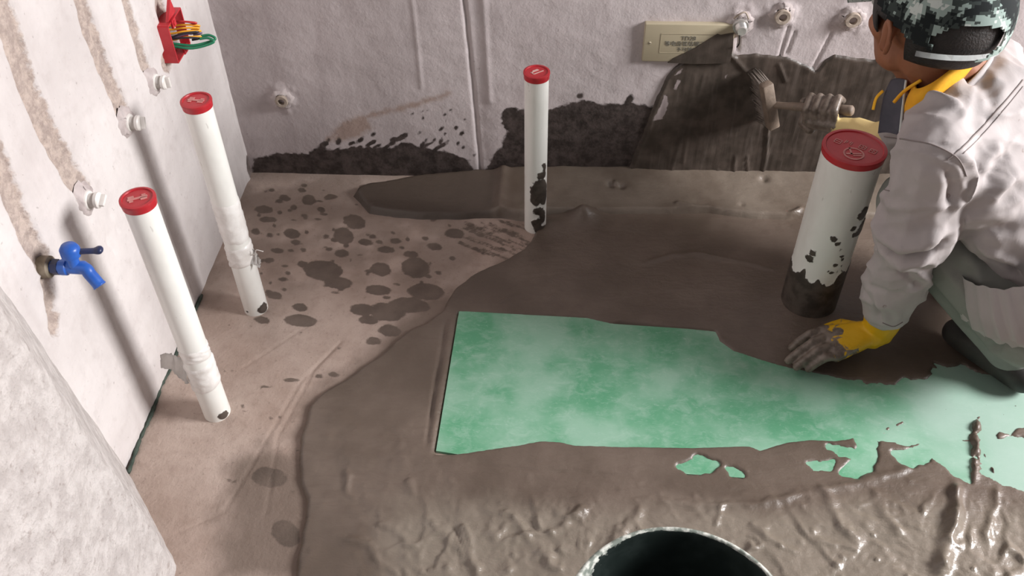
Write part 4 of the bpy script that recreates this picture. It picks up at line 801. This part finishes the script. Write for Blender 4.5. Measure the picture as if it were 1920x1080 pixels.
# jacket
ML = SL.lerp(HL, .50) + Vector((.020, .03, .035)); MR = SR.lerp(HR, .50)
WLs = HL + R3 * .03 + Vector((.012, .0, .095)); WRs = HR + Vector((0, 0, .055))
bm = NB()
hull(bm, [(SL + U3 * .004 + R3 * .03, .060), (SR, .062), (SC + U3 * .012, .062), (ML + R3 * .015, .078), (MR - R3 * .02, .085)])
hull(bm, [(SC - F3 * .055 + U3 * .015, .06), (ML + R3 * .05 - F3 * .06, .075), (MR - R3 * .03 - F3 * .06, .075), (SL + R3 * .06 - F3 * .03, .055), (SR - F3 * .03, .055)])
hull(bm, [(ML + R3 * .012, .082), (MR, .085), (WLs, .090), (WRs, .088), (ML + R3 * .05 - F3 * .06, .075)])
hull(bm, [(SL + R3 * .035 + U3 * .006, .058), (SL, .060), (SL.lerp(EL, .25), .062)])
UA = SL.lerp(EL, .86) + Vector(RT) * .006
hull(bm, [(SL, .060), (SL.lerp(EL, .5) + Vector(RT) * .004, .063)]); hull(bm, [(SL.lerp(EL, .5) + Vector(RT) * .004, .065), (UA, .071)])
FA = EL.lerp(WL, .35); hull(bm, [(UA + Vector((0, 0, -.01)), .050), (FA, .053)]); hull(bm, [(FA, .053), (EL.lerp(WL, .50), .057)]); hull(bm, [(EL.lerp(WL, .50), .057), (EL.lerp(WL, .72), .053)]); hull(bm, [(EL.lerp(WL, .72), .053), (WL + U3 * .020, .040)])
hull(bm, [(SR, .060), (ER, .056)]); hull(bm, [(ER, .054), (ER.lerp(WR, .72), .043)])
me = fuse(bm, .0046, 5)
bv = bvh_of(me)
co, no = mesh_co(me); disp = np.zeros(len(co))
def fold(px, w, h):
    global disp
    pts = [hit(bv, *p)[0] for p in px]; pts = [p for p in pts if p is not None]
    if len(pts) < 2: return
    m = np.zeros(len(co)); n_ = len(pts) - 1; best = np.full(len(co), 9.0); tt = np.zeros(len(co))
    for i in range(n_):
        d, t = seg3(co, pts[i], pts[i + 1]); k = d < best; best[k] = d[k]; tt[k] = (i + t[k]) / n_
    disp += h * np.exp(-(best / w) ** 2) * np.clip(np.minimum(tt, 1 - tt) * 5 + .25, 0, 1)
for px, w, h in [([(1636,425),(1645,458),(1668,478),(1700,484),(1735,474),(1768,455)], .0075, -.019), ([(1625,470),(1660,490),(1700,494),(1745,478)], .010, .008), ([(1645,395),(1655,440),(1690,462),(1735,455),(1762,430)], .014, .012),
    ([(1690,490),(1715,505),(1735,520),(1740,540)], .007, .007), ([(1680,500),(1700,515),(1725,535)], .006, -.006), ([(1625,530),(1660,545),(1700,548)], .008, -.005), ([(1620,545),(1640,570),(1650,600)], .006, -.006), ([(1640,545),(1655,580),(1665,605)], .007, .005), ([(1614,520),(1616,548)], .008, .006),
    ([(1790,290),(1815,300),(1820,330),(1808,380)], .009, .010), ([(1775,320),(1790,350),(1782,395)], .008, -.009), ([(1830,320),(1850,300),(1875,270)], .010, .008), ([(1845,345),(1870,310),(1895,285)], .009, -.007), ([(1850,380),(1880,345),(1915,320)], .012, .008),
    ([(1730,165),(1770,170),(1800,180)], .010, -.006), ([(1740,180),(1775,190),(1800,205)], .009, .006), ([(1840,150),(1860,190),(1850,230)], .013, -.006), ([(1795,120),(1815,140),(1830,160)], .008, -.006),
    ([(1660,262),(1700,265),(1745,275),(1790,292)], .005, .005), ([(1810,440),(1850,430),(1910,425)], .010, -.006), ([(1800,410),(1850,405),(1910,395)], .012, .006), ([(1850,482),(1885,500),(1918,528)], .008, -.012), ([(1830,450),(1870,475),(1915,500)], .010, .007), ([(1655,330),(1690,350),(1720,345)], .012, -.003), ([(1660,380),(1700,390)], .010, .003)]: fold(px, w, h)
nz = fbm(co[:, 0] * 1.0 + co[:, 2] * .7, co[:, 1] - co[:, 2] * .6, 14, 3) * .0025; rid = (1 - np.abs(perlin(co[:, 0] * 9 + co[:, 1] * 5 + 3, co[:, 2] * 17 + co[:, 1] * 9)) * 1.9); rid = np.clip(rid, 0, 1) ** 2; rid2 = np.clip(1 - np.abs(perlin(co[:, 0] * 14 - co[:, 2] * 10, co[:, 1] * 14 + co[:, 2] * 12 + 7)) * 2.0, 0, 1) ** 2; co += no * (disp * 1.25 + nz + .0055 * (rid - .35) + .003 * (rid2 - .35))[:, None]
d_h, _ = seg3(co, HL + Vector((-.01, 0, .0)), HR)                       # gathered elastic hem
set_co(me, co)
jk = link('jacket', me, M_jacket, person); bvj = bvh_of(me); off = BASE[jk.as_pointer()]
def jhit(x, y):
    d = Vector(ray(x, y)).normalized(); h = bvj.ray_cast(Vector(CAM) - off, d); return (h[0] + off, h[1]) if h[0] else (None, None)
def seam(px, r=.0013, lift=.0004):
    pts = [];
    P = spline([(x, y, 0) for x, y in px], 8)
    for p in P:
        h, n_ = jhit(p.x, p.y)
        if h is not None: pts.append(h + n_ * lift)
    if len(pts) > 2: bm = NB(); tube(bm, pts, r, 6); obj('seam', bm, M_seam, jk)
seam([(1918,150),(1880,195),(1840,240),(1800,280),(1775,300)]); seam([(1918,162),(1884,204),(1846,248),(1806,288)], .0008); seam([(1658,256),(1700,262),(1750,272),(1795,296),(1812,330)]); seam([(1640,350),(1652,354),(1668,358)], .0008)
seam([(1655,605),(1675,612),(1692,604)], .0010)
# gathered hem band
bm = NB(); rg = []; rs = random.Random(2); CH_ = PV + Vector((-.005, 0, .062)); nA = 120; axu = (PV - SC).normalized(); hu, hv, hw = frame(axu, R3)
for j, (t_, rr) in enumerate(((-.105, .128), (-.055, .142), (-.012, .148), (.006, .140), (.022, .136), (.034, .128))):
    ring = []
    for i in range(nA):
        an = 2 * math.pi * i / nA; ruf = .005 * math.sin(an * 34 + .5 * math.sin(an * 5)) * (1 if 0 < j < 5 else .3); q = hu * math.cos(an) * (rr * 1.08 + ruf) + hv * math.sin(an) * (rr * 1.48 + ruf); ring.append(bm.verts.new(CH_ + q + hw * (t_ + .002 * math.sin(an * 17))))
    rg.append(ring)
for a_, b_ in zip(rg, rg[1:]):
    for i in range(nA): bm.faces.new((a_[i], a_[(i + 1) % nA], b_[(i + 1) % nA], b_[i]))
obj('gathered_hem', bm, M_jacket, jk)
# jacket front flap with slate lining, brown undershirt edge
fp = [dep(1700, 150, 1.50), dep(1696, 165, 1.505), dep(1692, 205, 1.52), dep(1688, 255, 1.54)]; fq = [dep(1670, 150, 1.53), dep(1658, 176, 1.54), dep(1651, 210, 1.55), dep(1646, 250, 1.57)]
bm = NB(); rows = []
for a_, b_ in zip(spline(fp, 4), spline(fq, 4)): rows.append([bm.verts.new(Vector(a_).lerp(Vector(b_), k / 5) + Vector((0, .006, 0)) * math.sin(k / 5 * math.pi)) for k in range(6)])
for r0, r1 in zip(rows, rows[1:]):
    for k in range(5): bm.faces.new((r0[k], r0[k + 1], r1[k + 1], r1[k]))
bmesh.ops.solidify(bm, geom=list(bm.faces), thickness=.003); fo = obj('front_flap', bm, M_slate, jk)
bm = NB(); tube(bm, spline([dep(1699, 150, 1.497), dep(1695, 180, 1.508), dep(1691, 215, 1.521), dep(1687, 252, 1.537)], 5), .0022, 6); obj('flap_edge', bm, M_strap, jk)
bm = NB(); tube(bm, spline([dep(1656, 170, 1.538), dep(1643, 184, 1.545), dep(1637, 206, 1.55)], 5), .0035, 8, .4); obj('yellow_tab', bm, M_yellow, jk)
bm = NB(); tube(bm, spline([dep(1728, 150, 1.46), dep(1708, 162, 1.475), dep(1692, 174, 1.49), dep(1676, 192, 1.505)], 5), .0028, 8); obj('drawstring', bm, M_yellow, jk)
bm = NB(); hull(bm, [(NK + F3 * .035 - U3 * .05 + R3 * .01, .034), (NK + F3 * .035 - U3 * .10 + R3 * .02, .04)]); obj('undershirt', bm, M_brown, person)
# yellow collar ring standing round the neck, throat low and nape high
def ring_band(name, pts_in, width, mat, parent, th):
    bm = NB(); rows = []
    for p, out in pts_in: rows.append([bm.verts.new(p + U3 * width * (k / 4 - .5) + out * (.006 * math.sin(math.pi * k / 4) + .004 * (1 - k / 4))) for k in range(5)])
    for r0, r1 in zip(rows, rows[1:] + rows[:1]):
        for k in range(4): bm.faces.new((r0[k], r0[k + 1], r1[k + 1], r1[k]))
    bmesh.ops.recalc_face_normals(bm, faces=bm.faces); bmesh.ops.solidify(bm, geom=list(bm.faces), thickness=th); return obj(name, bm, mat, parent)
nape = Vector(dep(1842, 98, 1.435)); throat = Vector(dep(1700, 200, 1.47)); cc = (nape + throat) / 2 + R3 * .040; ax1 = (nape - throat) / 2 * 1.02; ax2 = -R3 * .062
ring = []
for i in range(56):
    an = 2 * math.pi * i / 56; dirv = ax1 * math.cos(an) + ax2 * math.sin(an); ring.append((cc + dirv, dirv.normalized()))
ring_band('yellow_collar', ring, .046, M_yellow, person, .0035)
ring = [(cc - U3 * .040 - F3 * .010 + (ax1 * math.cos(2 * math.pi * i / 56) + ax2 * math.sin(2 * math.pi * i / 56)) * 1.12, (ax1 * math.cos(2 * math.pi * i / 56) + ax2 * math.sin(2 * math.pi * i / 56)).normalized()) for i in range(56)]
ring_band('jacket_collar', ring, .030, M_jacket, jk, .004)

# trousers
bm = NB()
hull(bm, [(HL, .098), (HR, .098), (PV + U3 * .04, .095)])
for h, k, a_ in ((HL, KL, AL), (HR, KR, AR)): hull(bm, [(h, .095), (k, .066)]); hull(bm, [(k, .064), (k.lerp(a_, .45), .062)]); hull(bm, [(k.lerp(a_, .45), .062), (a_ + U3 * .012, .050)])
hull(bm, [(HL.lerp(KL, .3), .08), (KL.lerp(AL, .75), .05), (AL + U3 * .02, .048)])
me = fuse(bm, .0055, 6); bv = bvh_of(me); co, no = mesh_co(me); disp = np.zeros(len(co))
for px, w, h in [([(1800,470),(1830,500),(1845,540)], .010, .007), ([(1785,500),(1815,530),(1830,570)], .010, -.006), ([(1810,575),(1840,555),(1855,540)], .006, .007), ([(1815,590),(1845,572),(1860,560)], .006, -.007), ([(1835,620),(1855,600),(1865,575)], .006, .006), ([(1850,640),(1880,620),(1905,610)], .007, .006), ([(1860,655),(1890,640),(1918,632)], .006, -.006), ([(1885,610),(1884,640),(1882,662)], .006, .006)]: fold(px, w, h)
co += no * (disp + fbm(co[:, 0] + co[:, 2] * .5, co[:, 1] - co[:, 2] * .5, 16, 3) * .003)[:, None]; set_co(me, co); link('trousers', me, M_trouser, person)
for a_, d in ((AL, Vector((-.62, .78, 0))), (AR, F3)):
    bm = NB(); toe = a_ + d * .10; toe.z = .040; hl = a_ - d * .045; hl.z = .042; hull(bm, [(hl, .034), (a_ + Vector((0, 0, -.025)), .038)]); hull(bm, [(hl, .034), (toe, .030), (a_ + d * .06 + Vector((0, 0, -.03)), .036)])
    link('shoe', fuse(bm, .006, 4), M_shoe, person)

# gloved hands ------------------------------------------------------
def finger(bm, pts, r0, r1):
    n_ = len(pts) - 1
    for i in range(n_): hull(bm, [(pts[i], r0 + (r1 - r0) * i / n_), (pts[i + 1], r0 + (r1 - r0) * (i + 1) / n_)])
Z0 = .026
K = [Vector(onz(1540, 622, .056)), Vector(onz(1553, 632, .060)), Vector(onz(1562, 648, .058)), Vector(onz(1568, 668, .052))]
T = [Vector(onz(1484, 652, Z0)), Vector(onz(1478, 676, Z0)), Vector(onz(1494, 688, Z0)), Vector(onz(1516, 692, Z0))]
bm = NB(); WH = WL + Vector((-.004, -.002, -.032))
hull(bm, [(K[0], .0125), (K[1], .0125), (K[2], .0125), (K[3], .0120), (WH, .024), (WH + Vector((-.012, .012, -.012)), .020)])
for i in range(4):
    a_ = K[i]; b_ = T[i]; mid = a_.lerp(b_, .42) + U3 * .013; d2_ = a_.lerp(b_, .76) + U3 * .008; finger(bm, [a_, mid, d2_, b_], .0108 if i < 3 else .0098, .0085 if i < 3 else .0078)
th0 = WH + Vector((-.02, .022, -.018)); finger(bm, [th0, th0 + Vector((-.035, .018, -.008)), th0 + Vector((-.062, .012, -.014)), th0 + Vector((-.082, .004, -.016))], .0135, .0095)
hull(bm, [(WH, .030), (WL + U3 * .012, .036)])                                    # loose cuff
hull(bm, [(WH + Vector((-.01, -.006, -.006)), .028), (WH, .030)])
me = fuse(bm, .0026, 4); co, no = mesh_co(me); kc = np.array((K[0] + K[1] + K[2] + K[3]) / 4); wv = np.array(WL + U3 * .02); axv = (wv - kc); s_ = ((co - kc) @ axv) / (axv @ axv)
mudv = np.where(s_ < -.05, .09, .022 - (s_ + .05) * .105); cuff = sstep(.62, .8, s_); co += no * (cuff * .003 + .0008 * fbm(co[:, 0], co[:, 1] + co[:, 2], 60, 2))[:, None]; set_co(me, co); set_attr(me, 'mud', mudv)
link('glove', me, M_glove, person)
# far hand grips the brush
BH = Vector(ony(1440, 196, -.052)); BT = Vector(ony(1600, 208, -.150)); hd = (BT - BH).normalized(); GP = BH.lerp(BT, .68)
bm = NB(); pd = (WR - GP); up_ = hd.cross(pd).normalized(); side = up_.cross(hd).normalized()      # side: from handle to palm
if up_.z < 0: up_ = -up_
palm = [GP + side * .030 + hd * q for q in (-.030, -.010, .010, .030)]
hull(bm, [(p + up_ * .006, .0125) for p in palm] + [(p - up_ * .022, .0125) for p in palm[1:3]] + [(WR.lerp(GP, .35), .022)])
for i, p in enumerate(palm):      # fingers close over the handle
    a_ = p + up_ * .010; finger(bm, [a_, GP + hd * (-.030 + .02 * i) + up_ * .027 + side * .008, GP + hd * (-.030 + .02 * i) + up_ * .016 - side * .022, GP + hd * (-.030 + .02 * i) - up_ * .010 - side * .022], .0100, .0080)
tb = palm[0] - up_ * .020; finger(bm, [tb + side * .012, tb - hd * .020 - up_ * .004, GP - hd * .045 - up_ * .018 - side * .004, GP - hd * .052 - up_ * .006 - side * .014], .0125, .0092)
hull(bm, [(WR.lerp(GP, .35), .024), (WR, .034)]); hull(bm, [(WR, .034), (WR.lerp(ER, .12), .038)])
me = fuse(bm, .0028, 4); co, no = mesh_co(me); g_ = np.array(GP); w_ = np.array(WR); axv = w_ - g_; s_ = ((co - g_) @ axv) / (axv @ axv); set_attr(me, 'mud', .06 - (s_ - .15) * .28); link('glove', me, M_glove2, person)

# brush held against the wall
e = empty('wall_brush', BH); tag(e, 'wide flat brush with mortar-soaked bristles held in the gloved hand at wall', 'brush')
bm = NB(); tube(bm, spline([BH.lerp(BT, .02), BH.lerp(BT, .3), BH.lerp(BT, .6), BH.lerp(BT, .85), BT], 5), [.008] * 5 + [.0095] * 5 + [.0105] * 5 + [.0115] * 5 + [.008], 14); obj('handle', bm, M_wood, e)
wdir = Vector((.30, 0, -.95)).normalized(); ax_ = (wdir, hd.cross(wdir).normalized(), hd.copy())
ndir = Vector((-.35, .90, -.1)).normalized(); ax_ = (wdir, ndir.cross(wdir).normalized(), ndir)
bm = NB(); box(bm, BH + ndir * -.006, (.118, .026, .024), ax_); bevel(bm, .004, 2); obj('brush_head', bm, M_wood, e, sharp=40)
bm = NB(); rs = random.Random(9)
for i in range(44):
    for j in range(6):
        s0 = BH + ax_[0] * ((i / 43 - .5) * .110) + ax_[1] * ((j / 5 - .5) * .020); tipv = s0 + ndir * rs.uniform(.040, .050) + ax_[0] * ((i / 43 - .5) * .02 + rs.uniform(-.004, .004)) + ax_[1] * rs.uniform(-.003, .003); tube(bm, [s0, s0.lerp(tipv, .6), tipv], [.0026, .0022, .0010], 5)
br = obj('bristles', bm, M_bristle, e); br['kind'] = 'stuff'
